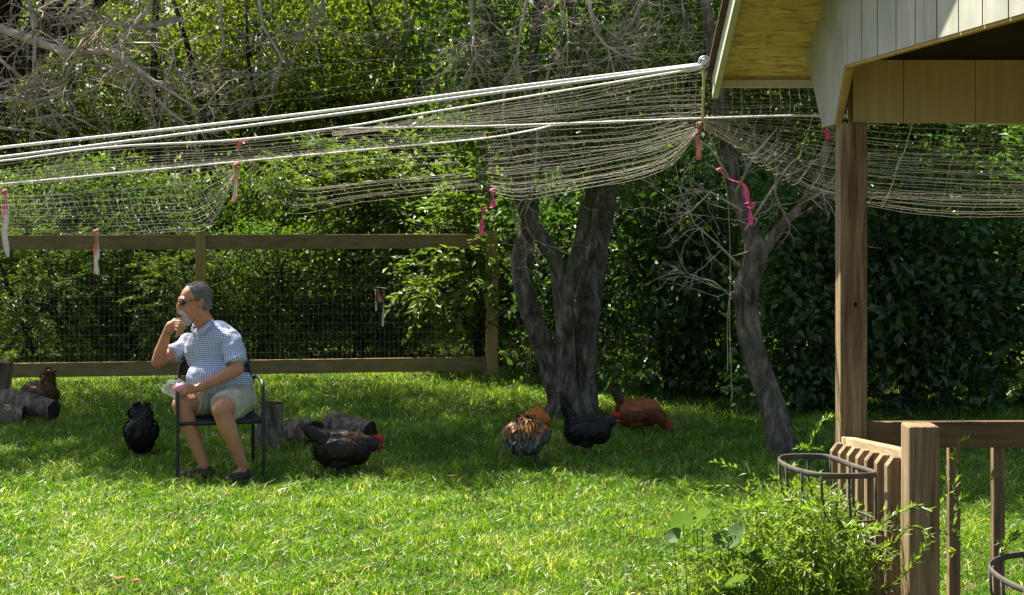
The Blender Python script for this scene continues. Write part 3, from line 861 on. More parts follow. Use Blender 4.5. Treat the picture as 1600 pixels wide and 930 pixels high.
shrub('leafy_shrub', 'bright large leaved shrub spilling over the fence corner post', 'shrub', 745, 17.4,
      [(700, 430, -.1, .42, .45, .42), (770, 400, 0, .45, .5, .65), (745, 330, .2, .5, .5, .55), (800, 450, .5, .35, .4, .6), (735, 420, -.95, .26, .16, .22), (765, 400, -.9, .14, .12, .22)], 8000, .105, .050, 'leaf_bright', 106, 3, 1.9, TREES, per=14, sig=.10, spray=True, droop=.45)
shrub('leafy_shrub', 'sunlit bushy shrub rising above the fence rail left of the forked tree', 'shrub', 610, 19.4,
      [(560, 310, 0, .9, .7, .55), (660, 290, 0, .8, .7, .6), (500, 290, .2, .7, .6, .5), (620, 350, 0, 1.0, .6, .4)], 16000, .095, .038, 'leaf_bright', 107, 4, 2.2, TREES, per=22, sig=.09, spray=True, droop=.4)
shrub('leafy_shrub', 'green bushy shrub above the fence rail at the left, under the ropes', 'shrub', 160, 19.8,
      [(60, 320, 0, .8, .7, .45), (170, 310, 0, .8, .7, .5), (270, 330, 0, .7, .7, .45), (400, 320, 0, .7, .7, .5)], 15000, .080, .036, 'leaf_mid', 108, 4, 2.2, TREES, per=24, sig=.09)
shrub('leafy_tree', 'yellow green backlit tree high behind the ropes at upper left', 'tree', 150, 23.6,
      [(60, 120, 0, 1.5, 1.0, 1.1), (220, 130, 0, 1.5, 1.0, 1.2), (130, 230, 0, 1.6, 1.0, .6), (130, -20, 0, 2.4, 1.3, 1.0), (-60, 60, 0, 1.2, 1.0, 1.2)], 24000, .080, .045, 'leaf_yellow', 109, 3, 4.5, TREES, per=22, sig=.13)
shrub('leafy_tree', 'yellow green backlit tree behind the ropes at top centre', 'tree', 560, 23.4,
      [(480, 100, 0, 1.5, 1.0, 1.1), (640, 90, 0, 1.4, 1.0, 1.2), (560, 190, 0, 1.6, 1.0, .7), (380, 150, .3, 1.2, 1.0, 1.0), (560, -30, 0, 2.4, 1.3, 1.0)], 26000, .090, .055, 'leaf_yellow', 110, 3, 4.5, TREES, per=22, sig=.13)
shrub('leafy_tree', 'leafy tree behind the forked tree, lit from behind', 'tree', 870, 19.5,
      [(800, 150, 0, 1.1, .9, 1.2), (940, 160, 0, 1.1, .9, 1.2), (870, 270, 0, 1.1, .9, .7), (1030, 120, .2, 1.0, .9, 1.2), (900, 20, 0, 2.0, 1.2, 1.0), (880, -380, 0, 2.4, 1.5, 1.2)], 32000, .085, .050, 'leaf_mid', 111, 3, 4.2, TREES, per=24, sig=.12)
shrub('dense_shrub', 'dark shrub right behind the forked trunks with scattered bright leaves', 'shrub', 880, 15.6,
      [(885, 420, .3, .5, .4, .8), (970, 420, 0, .5, .5, .9), (905, 540, .2, .6, .4, .5), (990, 300, .2, .6, .5, .6), (830, 330, .9, .4, .4, .5), (835, 470, 1.6, .3, .4, .7)], 11000, .075, .042, 'leaf_dark', 112, 4, 2.2, TREES, per=20, sig=.11)
shrub('dense_shrub', 'deep shaded shrub between the forked tree and the leaning tree', 'shrub', 1070, 15.0,
      [(1040, 420, 0, .5, .5, .9), (1120, 450, 0, .5, .4, .8), (1060, 560, 0, .8, .4, .45), (1080, 300, .2, .7, .6, .6), (1150, 580, .1, .5, .35, .35)], 11000, .080, .045, 'leaf_dark', 113, 4, 2.2, TREES, per=20, sig=.11)
shrub('broadleaf_shrub', 'dark broad leaved shrub between the leaning tree and the pavilion post', 'shrub', 1255, 13.8,
      [(1240, 440, 0, .42, .4, .7), (1290, 500, 0, .42, .4, .6), (1235, 590, 0, .45, .35, .35), (1280, 350, .2, .5, .5, .5), (1300, 620, 0, .4, .35, .3)], 7500, .085, .058, 'leaf_dark', 114, 3, 2.0, TREES, per=18, sig=.11)
shrub('broadleaf_shrub', 'dark broad leaved shrub seen just right of the pavilion post', 'shrub', 1430, 14.0,
      [(1400, 420, 0, .5, .5, .7), (1480, 470, 0, .5, .5, .7), (1430, 580, 0, .7, .4, .4), (1450, 330, .2, .7, .6, .5)], 7500, .095, .065, 'leaf_dark', 115, 3, 2.0, TREES, per=18, sig=.12)
shrub('broadleaf_shrub', 'tall dark shrub at the right edge beyond the railing', 'shrub', 1580, 14.3,
      [(1560, 400, 0, .5, .5, .8), (1640, 450, 0, .6, .5, .9), (1590, 570, 0, .7, .4, .45), (1570, 300, .2, .7, .6, .6)], 7500, .11, .05, 'leaf_dark', 116, 3, 2.2, TREES, per=16, sig=.12, spray=True, droop=.5)
shrub('leafy_tree', 'tall leafy tree behind the net, right of the leaning tree', 'tree', 1330, 18.5,
      [(1180, 200, 0, 1.2, .9, 1.3), (1320, 180, 0, 1.2, 1.0, 1.3), (1480, 200, 0, 1.2, 1.0, 1.2), (1620, 220, 0, 1.1, 1.0, 1.3), (1300, 20, 0, 2.4, 1.2, 1.0)], 28000, .090, .055, 'leaf_mid', 117, 4, 4.2, TREES, per=24, sig=.13)

# far wood: one mass of leaves and trunks
w = cards('woodland', [cloud(100000, [(-9, 25, 2.0, 3, 1.5, 2.6), (-5, 26, 2.6, 3.5, 1.5, 3.2), (-1, 25.5, 2.2, 3.2, 1.5, 3.0), (3, 25, 2.4, 3.4, 1.5, 3.2), (7, 24, 2.4, 3.2, 1.5, 3.2), (11, 23, 2.4, 3, 1.5, 3.2),
                                      (-11, 26, 5.0, 3.5, 1.2, 2.6), (-5, 27, 5.2, 4, 1.2, 2.6), (1, 27, 5.0, 4, 1.2, 2.6), (7, 26, 5.0, 4, 1.2, 2.6), (-3, 28, 4.0, 9, 1.0, 3.2), (6, 28, 4.0, 9, 1.0, 3.2), (0, 27, 1.0, 12, 1.2, 1.2)], .19, .13, 201, per=30, sig=.22, shell=.2)], M['leaf_yellow'])
w['kind'] = 'stuff'; w['label'] = 'far wood behind the garden'; w['category'] = 'wood'
mb = MB(); rg2 = random.Random(5)
for k in range(44):
    x = rg2.uniform(-11, 10); y = rg2.uniform(21.5, 25.5); h_ = rg2.uniform(5, 8)
    p = Vector((x, y, -.1)); lean_ = Vector((rg2.gauss(0, .12), 0, 1))
    pts = [p + lean_ * (h_ * i / 5) + Vector((rg2.gauss(0, .08), rg2.gauss(0, .08), 0)) for i in range(6)]
    r_ = rg2.uniform(.03, .10)
    mb.tube(pts, [r_ * (1 - .12 * i) for i in range(6)], 6)
    for q in range(4):
        branch(mb, pts[rg2.randint(2, 5)], (rg2.gauss(0, 1), rg2.gauss(0, 1), .5), rg2.uniform(1, 2), r_ * .35, rg2, 1, 4, .2, 0, 3)
wt = mb.build('woodland_trunks', M['bark_dark'], None, smooth=True); wt['kind'] = 'stuff'; wt['label'] = 'thin dark trunks of the far wood'; wt['category'] = 'wood'

# ================================================================== ropes, ring and bird netting
def smooth_px(pts, n=10):
    P = [at(*p) for p in pts]; Q = []
    for i in range(len(P) - 1):
        p0, p1, p2, p3 = P[max(i - 1, 0)], P[i], P[i + 1], P[min(i + 2, len(P) - 1)]
        for s in range(n):
            f = s / n
            Q.append(0.5 * ((2 * p1) + (p2 - p0) * f + (2 * p0 - 5 * p1 + 4 * p2 - p3) * f * f + (3 * p1 - p0 - 3 * p2 + p3) * f ** 3))
    Q.append(P[-1]); return Q
def rope(pts, r, mat, label, name='rope', group='ropes holding up the net', n=10):
    mb = MB(); mb.tube(smooth_px(pts, n), r, 7)
    return tag(mb.build(name, M[mat], None, smooth=True), label, name, group)
rope([(-620, 318, 7.0), (-160, 250, 6.6), (0, 231, 6.45), (301, 198, 6.3), (540, 170, 6.2), (760, 141, 6.1), (1098, 100, 5.95)], .0062, 'rope', 'uppermost thick white rope running left from the pavilion eave ring')
rope([(-620, 330, 7.0), (-160, 264, 6.55), (0, 246, 6.4), (215, 219, 6.28), (540, 177, 6.12), (760, 147, 6.02), (1098, 103, 5.94)], .0062, 'rope', 'thick white rope just under the uppermost rope')
rope([(-620, 312, 8.0), (-160, 265, 7.4), (0, 252, 7.2), (172, 230, 7.0), (365, 219, 6.8), (540, 198, 6.6), (629, 183, 6.45), (844, 148, 6.2), (1098, 106, 5.93)], .0046, 'rope', 'third white rope that drops away below the two thick ones')
rope([(-520, 330, 9.2), (-160, 300, 8.6), (0, 288, 8.4), (275, 262, 8.0), (540, 237, 7.6), (741, 218, 7.0), (830, 204, 6.6), (868, 194, 6.42)], .0042, 'rope', 'thin white rope lowest at the left, above the fence')
rope([(520, 200, 6.62), (600, 200, 6.7), (801, 196, 6.5), (1098, 185, 6.02), (1284, 181, 5.9), (1440, 188, 5.8), (1540, 193, 5.75), (1700, 195, 5.7), (2100, 190, 5.7)], .0042, 'rope', 'thin white rope passing behind the pavilion post under the header')
rope([(1100, 104, 5.945), (1099, 145, 5.96), (1098, 184, 6.015)], .0050, 'rope_yellow', 'short yellow cord hanging straight down from the eave ring', 'cord', None)
rope([(1098, 188, 6.03), (1120, 240, 7.5), (1136, 300, 9.0), (1141, 400, 10.0), (1140, 500, 10.2), (1143, 600, 10.3), (1144, 622, 10.3)], .0028, 'net', 'long thin cord dangling in front of the leaning tree', 'cord', None)
rope([(1141, 440, 10.05), (1151, 455, 10.1), (1141, 460, 10.1), (1137, 500, 10.15), (1137, 582, 10.2)], .0026, 'net', 'looped thin cord end beside the leaning trunk', 'cord', None)
mb = MB(); c = at(1101, 97, 5.95)
mb.tube([c + Vector((math.cos(a) * .02, .0, math.sin(a) * .02)) for a in [k / 18 * 6.2832 for k in range(19)]], .0055, 7)
ring = tag(mb.build('eye_ring', M['galv'], None, smooth=True), 'metal ring at the pavilion eave where the ropes meet', 'ring')
mb = MB(); mb.tube([c + Vector((.018, 0, 0)), Vector((.779, 5.95, c.z))], .006, 7); mb.build('screw_eye', M['galv'], ring, smooth=True)
mb = MB()
for k in range(5): mb.ell(c + Vector((-.012 + .004 * k, -.004 + .003 * (k % 2), -.012 + .005 * ((k * 2) % 5))), (.009, .012, .007), None, 8, 6)
mb.build('knot', M['rope'], ring, smooth=True)

net = thing('bird_net', 'fine tan bird netting draped in swags from the white ropes', 'net', at(600, 240, 6.8))
nr = random.Random(77)
def sheet(top, bot, rows, cols, sag=0.0, gather=1.0, r=.0009, skip=0.0, jit=.0012, crossings=True, bulge=0.0, name='netting'):
    """Net between two polylines (px,py,Y): long strands between, cross strands, knot jitter."""
    rows = max(8, int(rows * .95)); r *= .8
    A, B = smooth_px(top, 8), smooth_px(bot, 8)
    def res(Q, n):
        d = [0.0]
        for i in range(1, len(Q)): d.append(d[-1] + (Q[i] - Q[i - 1]).length)
        out, j = [], 0
        for k in range(n):
            t = d[-1] * k / (n - 1)
            while j < len(d) - 2 and d[j + 1] < t: j += 1
            f = (t - d[j]) / max(d[j + 1] - d[j], 1e-9)
            out.append(Q[j].lerp(Q[j + 1], min(max(f, 0), 1)))
        return out
    A, B = res(A, cols), res(B, cols)
    G = []
    for i in range(rows):
        f = min(1, max(0, (i / (rows - 1)) ** gather + (nr.gauss(0, .55) / rows if 0 < i < rows - 1 else 0)))
        row = []
        for k in range(cols):
            p = A[k].lerp(B[k], f)
            u = k / (cols - 1)
            p = p + Vector((0, bulge * math.sin(math.pi * f) + .05 * mnoise.noise(Vector((u * 3, f * 2, rows * .1))), -sag * math.sin(math.pi * f) + .02 * mnoise.noise(Vector((u * 3, f * 2, 3.3)))))
            p += Vector((nr.gauss(0, jit), nr.gauss(0, jit), nr.gauss(0, jit)))
            row.append(p)
        G.append(row)
    mb = MB()
    for i in range(rows):
        if nr.random() >= skip: mb.tube(G[i], r * nr.uniform(.5, .95), 3, cap=False)
    if crossings:
        for k in range(0, cols):
            if nr.random() < .9: mb.tube([G[i][k] for i in range(rows)], r * nr.uniform(.75, 1.1), 3, cap=False)
    o = mb.build(name, M['net'], net); o['kind'] = 'stuff'
    return o
# rising behind the ropes towards the tree branches
sheet([(-60, -30, 9.6), (300, -60, 9.5), (700, -90, 9.4), (1120, -110, 9.0)], [(-60, 240, 6.7), (300, 200, 6.5), (700, 152, 6.3), (1096, 102, 6.0)], 15, 40, .10, 1.0, .0008, .15, crossings=False, jit=.006)
# between the third and fourth rope, left
sheet([(-420, 292, 7.8), (-60, 258, 7.3), (172, 230, 7.0), (365, 220, 6.8), (540, 200, 6.6), (760, 185, 6.4)], [(-420, 322, 9.0), (-60, 294, 8.5), (275, 263, 8.0), (540, 238, 7.6), (760, 216, 7.3)], 18, 60, .02, .8, .0011)
# left swag under the fourth rope
sheet([(-60, 294, 8.45), (60, 284, 8.3), (180, 272, 8.15), (300, 261, 8.0), (372, 254, 7.9)], [(-60, 362, 8.2), (100, 364, 8.1), (260, 363, 7.9), (330, 352, 7.8), (372, 258, 7.88)], 28, 44, .02, .75, .0014)
# gathered at the pink knot, fanning right
sheet([(372, 230, 6.9), (450, 222, 6.9), (560, 212, 6.8), (690, 205, 6.7)], [(372, 236, 7.0), (430, 335, 7.8), (560, 325, 7.6), (760, 300, 7.3)], 24, 40, .02, .9, .0011, .1)
# long belly from the eave tie towards the left, bottom edge over the forked tree
sheet([(1096, 110, 5.97), (1000, 125, 6.1), (844, 152, 6.25), (700, 176, 6.45), (520, 204, 6.7)], [(1097, 183, 6.02), (1000, 186, 6.2), (844, 195, 6.45), (700, 198, 6.7), (520, 206, 6.9)], 22, 62, .01, 1.0, .0010)
sheet([(1097, 185, 6.02), (1000, 188, 6.2), (900, 193, 6.4), (820, 196, 6.5), (760, 205, 6.7)], [(1094, 196, 6.03), (1050, 255, 6.3), (930, 288, 6.5), (820, 313, 6.7), (768, 302, 6.9)], 24, 46, .03, .85, .0010)
sheet([(1096, 170, 6.0), (990, 200, 6.3), (860, 214, 6.6), (740, 216, 6.9)], [(1094, 196, 6.03), (1040, 262, 6.6), (900, 296, 6.9), (765, 300, 7.0)], 18, 40, .03, 1.0, .0008, .2)
# right: from the tie up to the eave and down in a deep swag behind the post
sheet([(1100, 120, 5.97), (1150, 138, 5.99), (1265, 138, 6.0), (1420, 150, 6.0), (1700, 150, 6.0)], [(1099, 184, 6.02), (1150, 184, 6.02), (1284, 182, 5.98), (1440, 189, 5.9), (1700, 195, 5.85)], 14, 40, .01, 1.0, .0010)
sheet([(1100, 186, 6.02), (1180, 184, 6.0), (1284, 182, 5.98), (1440, 189, 5.92), (1580, 194, 5.88), (1760, 196, 5.85), (2100, 190, 5.8)], [(1101, 192, 6.03), (1200, 262, 6.2), (1300, 308, 6.25), (1437, 332, 6.2), (1600, 336, 6.1), (1760, 338, 6.0), (2100, 330, 5.9)], 30, 46, .02, .9, .0010)
sheet([(1101, 188, 6.03), (1200, 215, 6.2), (1320, 235, 6.4), (1600, 240, 6.4)], [(1102, 194, 6.04), (1190, 260, 6.5), (1320, 315, 6.6), (1600, 322, 6.5)], 18, 36, .03, 1.0, .0008, .25)

# ------------------------------------------------------------------ flagging tapes
def tape(pts, width, mat, label, parts=None, tied=True):
    """A strip of plastic tape along pixel points, 1 mm thick, twisting."""
    base = at(*pts[0])
    t = thing('flagging_tape', label, 'tape', base, 'plastic tapes tied to ropes and net')
    def strip(pts, width, mat, ph):
        Q = smooth_px(pts, 6); n = len(Q)
        mb = MB(); vs, fs = [], []
        for i, p in enumerate(Q):
            tw = ph + 1.1 * math.sin(i * .35 + ph)
            s = Vector((math.cos(tw), math.sin(tw), 0)) * width * .5
            nn = Vector((-math.sin(tw), math.cos(tw), 0)) * .0006
            vs += [p - s - nn, p + s - nn, p + s + nn, p - s + nn]
        for i in range(n - 1):
            for k in range(4):
                k2 = (k + 1) % 4
                fs.append((i * 4 + k, i * 4 + k2, i * 4 + 4 + k2, i * 4 + 4 + k))
        fs += [(3, 2, 1, 0), (n * 4 - 4, n * 4 - 3, n * 4 - 2, n * 4 - 1)]
        mb.add(vs, fs); mb.build('tail', M[mat], t)
    strip(pts, width, mat, .3)
    for (q, w_, m_) in (parts or []): strip(q, w_, m_, .8)
    if tied:
        mb = MB(); mb.ell(base, (width * .55, width * .45, width * .4), None, 10, 7)
        mb.ell(base + Vector((width * .3, -.004, width * .25)), (width * .4, width * .3, width * .25), None, 8, 6)
        mb.build('knot', M[mat], t, smooth=True)
    return t
tape([(7, 300, 8.4), (9, 318, 8.4), (8, 340, 8.4)], .030, 'pink', 'pink and white tape hanging at the left edge', [([(8, 310, 8.38), (10, 340, 8.38), (7, 365, 8.4), (13, 402, 8.4)], .032, 'white_tape')])
tape([(150, 362, 8.1), (151, 380, 8.1), (149, 400, 8.1), (152, 429, 8.1)], .030, 'pale_pink', 'red and white tape hanging over the left fence rail', [([(153, 364, 8.08), (153, 395, 8.08), (150, 410, 8.08), (153, 430, 8.1)], .022, 'white_tape')])
tape([(369, 258, 7.9), (368, 275, 7.9), (369, 290, 7.9), (365, 316, 7.9)], .028, 'pale_pink', 'faded pink tape hanging from the thin left rope', [([(371, 262, 7.88), (369, 285, 7.88), (367, 300, 7.88), (365, 317, 7.9)], .018, 'white_tape')])
tape([(385, 219, 6.8), (375, 224, 6.8), (372, 234, 6.8)], .022, 'pale_pink', 'small pale pink tie bunching the net under the third rope', [([(362, 226, 6.8), (376, 222, 6.8), (388, 219, 6.8)], .016, 'pink')])
tape([(769, 298, 6.95), (771, 312, 6.95), (769, 324, 6.95), (757, 326, 6.95), (753, 345, 6.95), (752, 368, 6.95)], .022, 'pink', 'bright pink tape hanging left of the forked tree')
tape([(1091, 194, 6.04), (1090, 215, 6.04), (1092, 232, 6.04), (1092, 250, 6.04)], .021, 'pale_pink', 'coral tape hanging below the yellow cord')
tape([(1123, 266, 7.9), (1140, 280, 7.9), (1163, 290, 7.9), (1168, 312, 7.9), (1172, 330, 7.9), (1173, 352, 7.9)], .026, 'pink', 'long magenta tape with a knot in front of the leaning tree', [([(1164, 318, 7.88), (1176, 316, 7.88), (1174, 326, 7.88), (1166, 322, 7.88)], .020, 'pink')])
tape([(1287, 188, 5.99), (1291, 200, 5.99), (1294, 217, 5.99)], .018, 'pink', 'short pink tape beside the top of the pavilion post')
tape([(586, 449, 15.9), (593, 449, 15.9), (604, 451, 15.9)], .045, 'white_tape', 'white and pink tape tied to the wire fence', [([(590, 450, 15.88), (592, 460, 15.88), (594, 472, 15.88)], .05, 'pale_pink'), ([(587, 450, 15.88), (587, 470, 15.88), (588, 486, 15.88)], .02, 'white_tape'), ([(600, 452, 15.88), (599, 480, 15.88), (598, 510, 15.88)], .022, 'white_tape')], False)

# ================================================================== logs and stump
def log(p, q, r0, r1, label, name='log', seed=1, gnarl=.12, bend=0.0):
    p, q = Vector(p), Vector(q)
    t = thing(name, label, name, ((p.x + q.x) / 2, (p.y + q.y) / 2, max(0, min(p.z, q.z) - r0)), 'cut logs lying on the lawn')
    ax = (q - p).normalized(); up = Vector((0, 0, 1)) if abs(ax.z) < .8 else Vector((1, 0, 0))
    s = ax.cross(up).normalized(); n = s.cross(ax)
    R, S = 14, 22
    vs, fs = [], []
    for i in range(R):
        f = i / (R - 1); c = p.lerp(q, f) + n * bend * math.sin(math.pi * f)
        for k in range(S):
            a_ = 6.2832 * k / S
            rr = (r0 * (1 - f) + r1 * f) * (1 + gnarl * mnoise.noise(Vector((math.cos(a_) * 1.3 + seed, math.sin(a_) * 1.3, f * 2.2))) + .5 * gnarl * mnoise.noise(Vector((math.cos(a_) * 5 + seed, math.sin(a_) * 5, f * 3))))
            vs.append(c + s * math.cos(a_) * rr + n * math.sin(a_) * rr)
    for i in range(R - 1):
        for k in range(S):
            k2 = (k + 1) % S
            fs.append((i * S + k, i * S + k2, (i + 1) * S + k2, (i + 1) * S + k))
    mb = MB(); mb.add(vs, fs); mb.build('bark', M['log'], t, smooth=True)
    for base, sg in ((0, -1), ((R - 1) * S, 1)):
        m2 = MB(); ring_ = [vs[base + k] for k in range(S)]; c = sum(ring_, Vector()) / S + ax * (.006 * sg)
        m2.add([tuple(x) for x in ring_] + [tuple(c)], [(k, (k + 1) % S, S) if sg > 0 else ((k + 1) % S, k, S) for k in range(S)])
        m2.build('cut_end', M['log_end'], t)
    return t
log(at(-40, 632, 13.3) , at(84, 642, 13.0), .115, .085, 'pale crooked log with a dark cut end at the left edge', seed=3, bend=.05)
log((-4.75, 12.85, .09), (-4.12, 12.95, .085), .10, .085, 'darker log lying low under the pale crooked log', seed=9)
log((-1.85, 11.62, -.03), (-1.82, 11.62, .36), .105, .092, 'upright grey stump standing right behind the chair', 'stump', 5, .14)
log((-1.70, 11.95, .10), (-1.50, 11.75, .12), .10, .082, 'short split log between the stump and the dark hen', seed=12, gnarl=.3)
log((-1.42, 12.05, .13), (-1.09, 11.80, .105), .105, .085, 'grey log with dark hollow end behind the dark hen', seed=21, gnarl=.15)
log((-5.02, 15.0, -.03), (-4.97, 15.0, .34), .10, .09, 'dark stump cut off by the left edge below the fence rail', 'stump', 6, .2)

# ================================================================== chair
def cat(P, n=8):
    P = [Vector(p) for p in P]; Q = []
    for i in range(len(P) - 1):
        p0, p1, p2, p3 = P[max(i - 1, 0)], P[i], P[i + 1], P[min(i + 2, len(P) - 1)]
        for s in range(n):
            f = s / n
            Q.append(0.5 * ((2 * p1) + (p2 - p0) * f + (2 * p0 - 5 * p1 + 4 * p2 - p3) * f * f + (3 * p1 - p0 - 3 * p2 + p3) * f ** 3))
    Q.append(P[-1]); return Q
chair = thing('patio_chair', 'black metal patio armchair with a mesh back under the seated man', 'chair', (-2.03, 10.60, 0), local=True)
chair.rotation_euler = (0, 0, math.radians(15))
# local: x to the right, -y towards the camera
for sx in (-1, 1):
    mb = MB()                                  # front leg runs up into the arm
    mb.tube(cat([(sx * .285, -.26, 0), (sx * .285, -.255, .35), (sx * .285, -.25, .56), (sx * .283, -.21, .635), (sx * .278, -.10, .655), (sx * .272, .12, .65), (sx * .262, .25, .62)]), .0125, 8)
    mb.build('arm_leg', M['chair'], chair, smooth=True)
    mb = MB()                                  # back leg runs up into the backrest upright
    mb.tube(cat([(sx * .265, .27, 0), (sx * .262, .22, .30), (sx * .258, .22, .45), (sx * .25, .27, .62), (sx * .235, .30, .72), (sx * .20, .315, .755)]), .0125, 8)
    mb.build('back_leg', M['chair'], chair, smooth=True)
    mb = MB(); mb.tube([(sx * .283, -.25, .385), (sx * .262, .22, .385)], .011, 7); mb.build('side_rail', M['chair'], chair, smooth=True)
mb = MB(); mb.tube([(-.283, -.25, .385), (.283, -.25, .385)], .012, 7); mb.build('front_rail', M['chair'], chair, smooth=True)
mb = MB(); mb.tube([(-.262, .22, .385), (.262, .22, .385)], .011, 7); mb.build('rear_rail', M['chair'], chair, smooth=True)
mb = MB(); mb.tube(cat([(-.20, .315, .755), (0, .32, .765), (.20, .315, .755)]), .0125, 7); mb.build('top_rail', M['chair'], chair, smooth=True)
mb = MB()
for k in range(26):                            # woven seat strips
    y = -.245 + k * .0182
    mb.tube([(-.27, y, .388), (-.12, y, .378), (.12, y, .378), (.27, y, .388)], .0075, 4, squash=.3)
mb.box((-.268, -.24, .366), (.268, .22, .372))
mb.build('seat', M['chair'], chair)['kind'] = 'stuff'
mb = MB()
def back_pt(x, z):
    f = (z - .45) / .30
    return (x, .225 + .09 * f, z)
for k in range(26):
    z = .46 + k * .0115
    mb.tube([back_pt(-.245, z), back_pt(-.1, z), back_pt(.1, z), back_pt(.245, z)], .0038, 4)
for k in range(30):
    x = -.24 + k * .0165
    mb.tube([back_pt(x, .45), back_pt(x, .60), back_pt(x, .755)], .0038, 4)
mb.build('backrest', M['chair'], chair)['kind'] = 'stuff'

# ================================================================== the seated man
def skin_mat():
    m, nt, b = nodes('tanned skin')
    f = noise_tex(nt, coords(nt), 30, 4); g2 = noise_tex(nt, coords(nt), 7, 3)
    c = ramp(nt, g2, [(0.35, (0.47, 0.195, 0.105)), (0.65, (0.58, 0.265, 0.15))])
    c = mix(nt, mixfac(nt, f, .5, .8, .35), c, (0.42, 0.17, 0.105))
    nt.links.new(c, b.inputs['Base Color']); b.inputs['Roughness'].default_value = .5
    b.inputs['Subsurface Weight'].default_value = .12; b.inputs['Subsurface Radius'].default_value = (.012, .005, .003); b.inputs['Subsurface Scale'].default_value = .5
    bump(nt, b, f, .12, .004)
    return m
M['skin'] = skin_mat()
def check_mat():
    m, nt, b = nodes('small checked cotton')
    a = N(nt, 'ShaderNodeAttribute', attribute_name='cloth')
    s = N(nt, 'ShaderNodeSeparateXYZ'); nt.links.new(a.outputs['Vector'], s.inputs[0])
    def line(o):
        mu = N(nt, 'ShaderNodeMath', operation='MULTIPLY'); mu.inputs[1].default_value = 1 / .0135; nt.links.new(o, mu.inputs[0])
        fr = N(nt, 'ShaderNodeMath', operation='FRACT'); nt.links.new(mu.outputs[0], fr.inputs[0])
        lt = N(nt, 'ShaderNodeMath', operation='LESS_THAN'); lt.inputs[1].default_value = .42; nt.links.new(fr.outputs[0], lt.inputs[0])
        return lt.outputs[0]
    u, v = line(s.outputs[0]), line(s.outputs[1])
    ad = N(nt, 'ShaderNodeMath', operation='ADD'); nt.links.new(u, ad.inputs[0]); nt.links.new(v, ad.inputs[1])
    h = N(nt, 'ShaderNodeMath', operation='MULTIPLY'); h.inputs[1].default_value = .5; nt.links.new(ad.outputs[0], h.inputs[0])
    c = ramp(nt, h.outputs[0], [(0.0, (.80, .83, .88)), (.5, (.34, .40, .58)), (1.0, (.05, .07, .19))])
    nt.links.new(c, b.inputs['Base Color']); b.inputs['Roughness'].default_value = .85; b.inputs['Specular IOR Level'].default_value = .1
    bump(nt, b, noise_tex(nt, coords(nt), 40, 4), .2, .006)
    return m
M['shirt'] = check_mat()
M['shorts'] = plain('khaki cotton', (.47, .45, .32), .9, .12, 14, 0, .1, .25)
M['hair'] = plain('grey hair', (.15, .14, .125), .6, .35, 60, 0, .3, .6)
M['beard'] = plain('white beard', (.52, .51, .49), .75, .2, 70, 0, .2, .6)
M['shoe'] = plain('brown leather shoe', (.055, .04, .03), .7, .35, 25, 0, .3, .3)
M['lens'] = plain('dark lens', (.012, .012, .012), .12, .1, 5, 0, .6)
M['specs'] = plain('brown spectacle frame', (.05, .025, .012), .35, .2, 20)
M['mouth'] = plain('lips', (.28, .10, .085), .55, .1, 20)

man = thing('person', 'seated person in checked shirt, khaki shorts and sunglasses, hand at chin', 'person', (-2.0, 10.5, 0))
V3 = Vector
pel = at(352, 618, 10.66); chest = at(334, 556, 10.70); neck = at(322, 512, 10.68)
headc = at(303.5, 472, 10.62)
shL, shR = at(362, 531, 10.57), at(294, 538, 10.80)
elL, wrL, haL = at(371, 577, 10.47), at(309, 607, 10.36), at(288, 611, 10.33)
elR, wrR = at(246, 566, 10.62), at(261, 518, 10.56)
hipL, hipR = at(372, 625, 10.58), at(338, 622, 10.68)
knL, knR = at(345, 641, 10.22), at(283, 633, 10.36)
anL, anR = at(379, 727, 10.30), at(319, 727, 10.38)
hf = V3((-.87, -.48, -.07)).normalized(); hs = hf.cross(V3((0, 0, 1))).normalized() * -1   # hs: his left, towards the camera
if hs.y > 0: hs = -hs
hu = hs.cross(hf).normalized()
if hu.z < 0: hu = -hu
HM = Matrix((hf, hs, hu)).transposed()
def hp(f, s, u):                              # point in the head frame (forward, his left, up)
    return headc + hf * f + hs * s + hu * u
mb = MB()
# head
mb.ell(hp(-.012, 0, .030), (.105, .082, .098), HM, 24, 16)
mb.ell(hp(.025, 0, -.035), (.072, .068, .085), HM, 20, 14)
mb.ell(hp(.050, 0, -.088), (.042, .046, .034), HM, 16, 10)        # chin
mb.ell(hp(.085, 0, .030), (.020, .058, .018), HM, 14, 10)         # brow
mb.limb([hp(.094, 0, .015), hp(.112, 0, -.018), hp(.115, 0, -.030)], [.012, .015, .016])   # nose
mb.ell(hp(.103, .012, -.034), (.013, .011, .010), HM, 10, 8); mb.ell(hp(.103, -.012, -.034), (.013, .011, .010), HM, 10, 8)
for s in (-1, 1):
    mb.ell(hp(.060, s * .040, -.018), (.030, .026, .026), HM, 12, 8)   # cheek
    mb.ell(hp(-.022, s * .084, -.004), (.018, .010, .034), HM, 14, 10)  # ear
    mb.ell(hp(-.030, s * .088, .008), (.016, .009, .022), HM, 12, 8)
mb.limb([headc + hf * -.025 + V3((0, 0, -.05)), neck + V3((-.005, 0, .015)), neck + V3((.01, 0, -.05))], [.064, .066, .08])
# torso
mb.ell(chest + V3((0, 0, .04)), (.17, .13, .20), None, 20, 14)
mb.ell(at(338, 590, 10.64), (.17, .15, .15), None, 20, 14)
mb.ell(pel, (.18, .15, .13), None, 20, 12)
mb.limb([shL + V3((-.03, .02, -.015)), neck + V3((.01, 0, -.05)), shR + V3((.03, 0, -.01))], [.050, .062, .048])
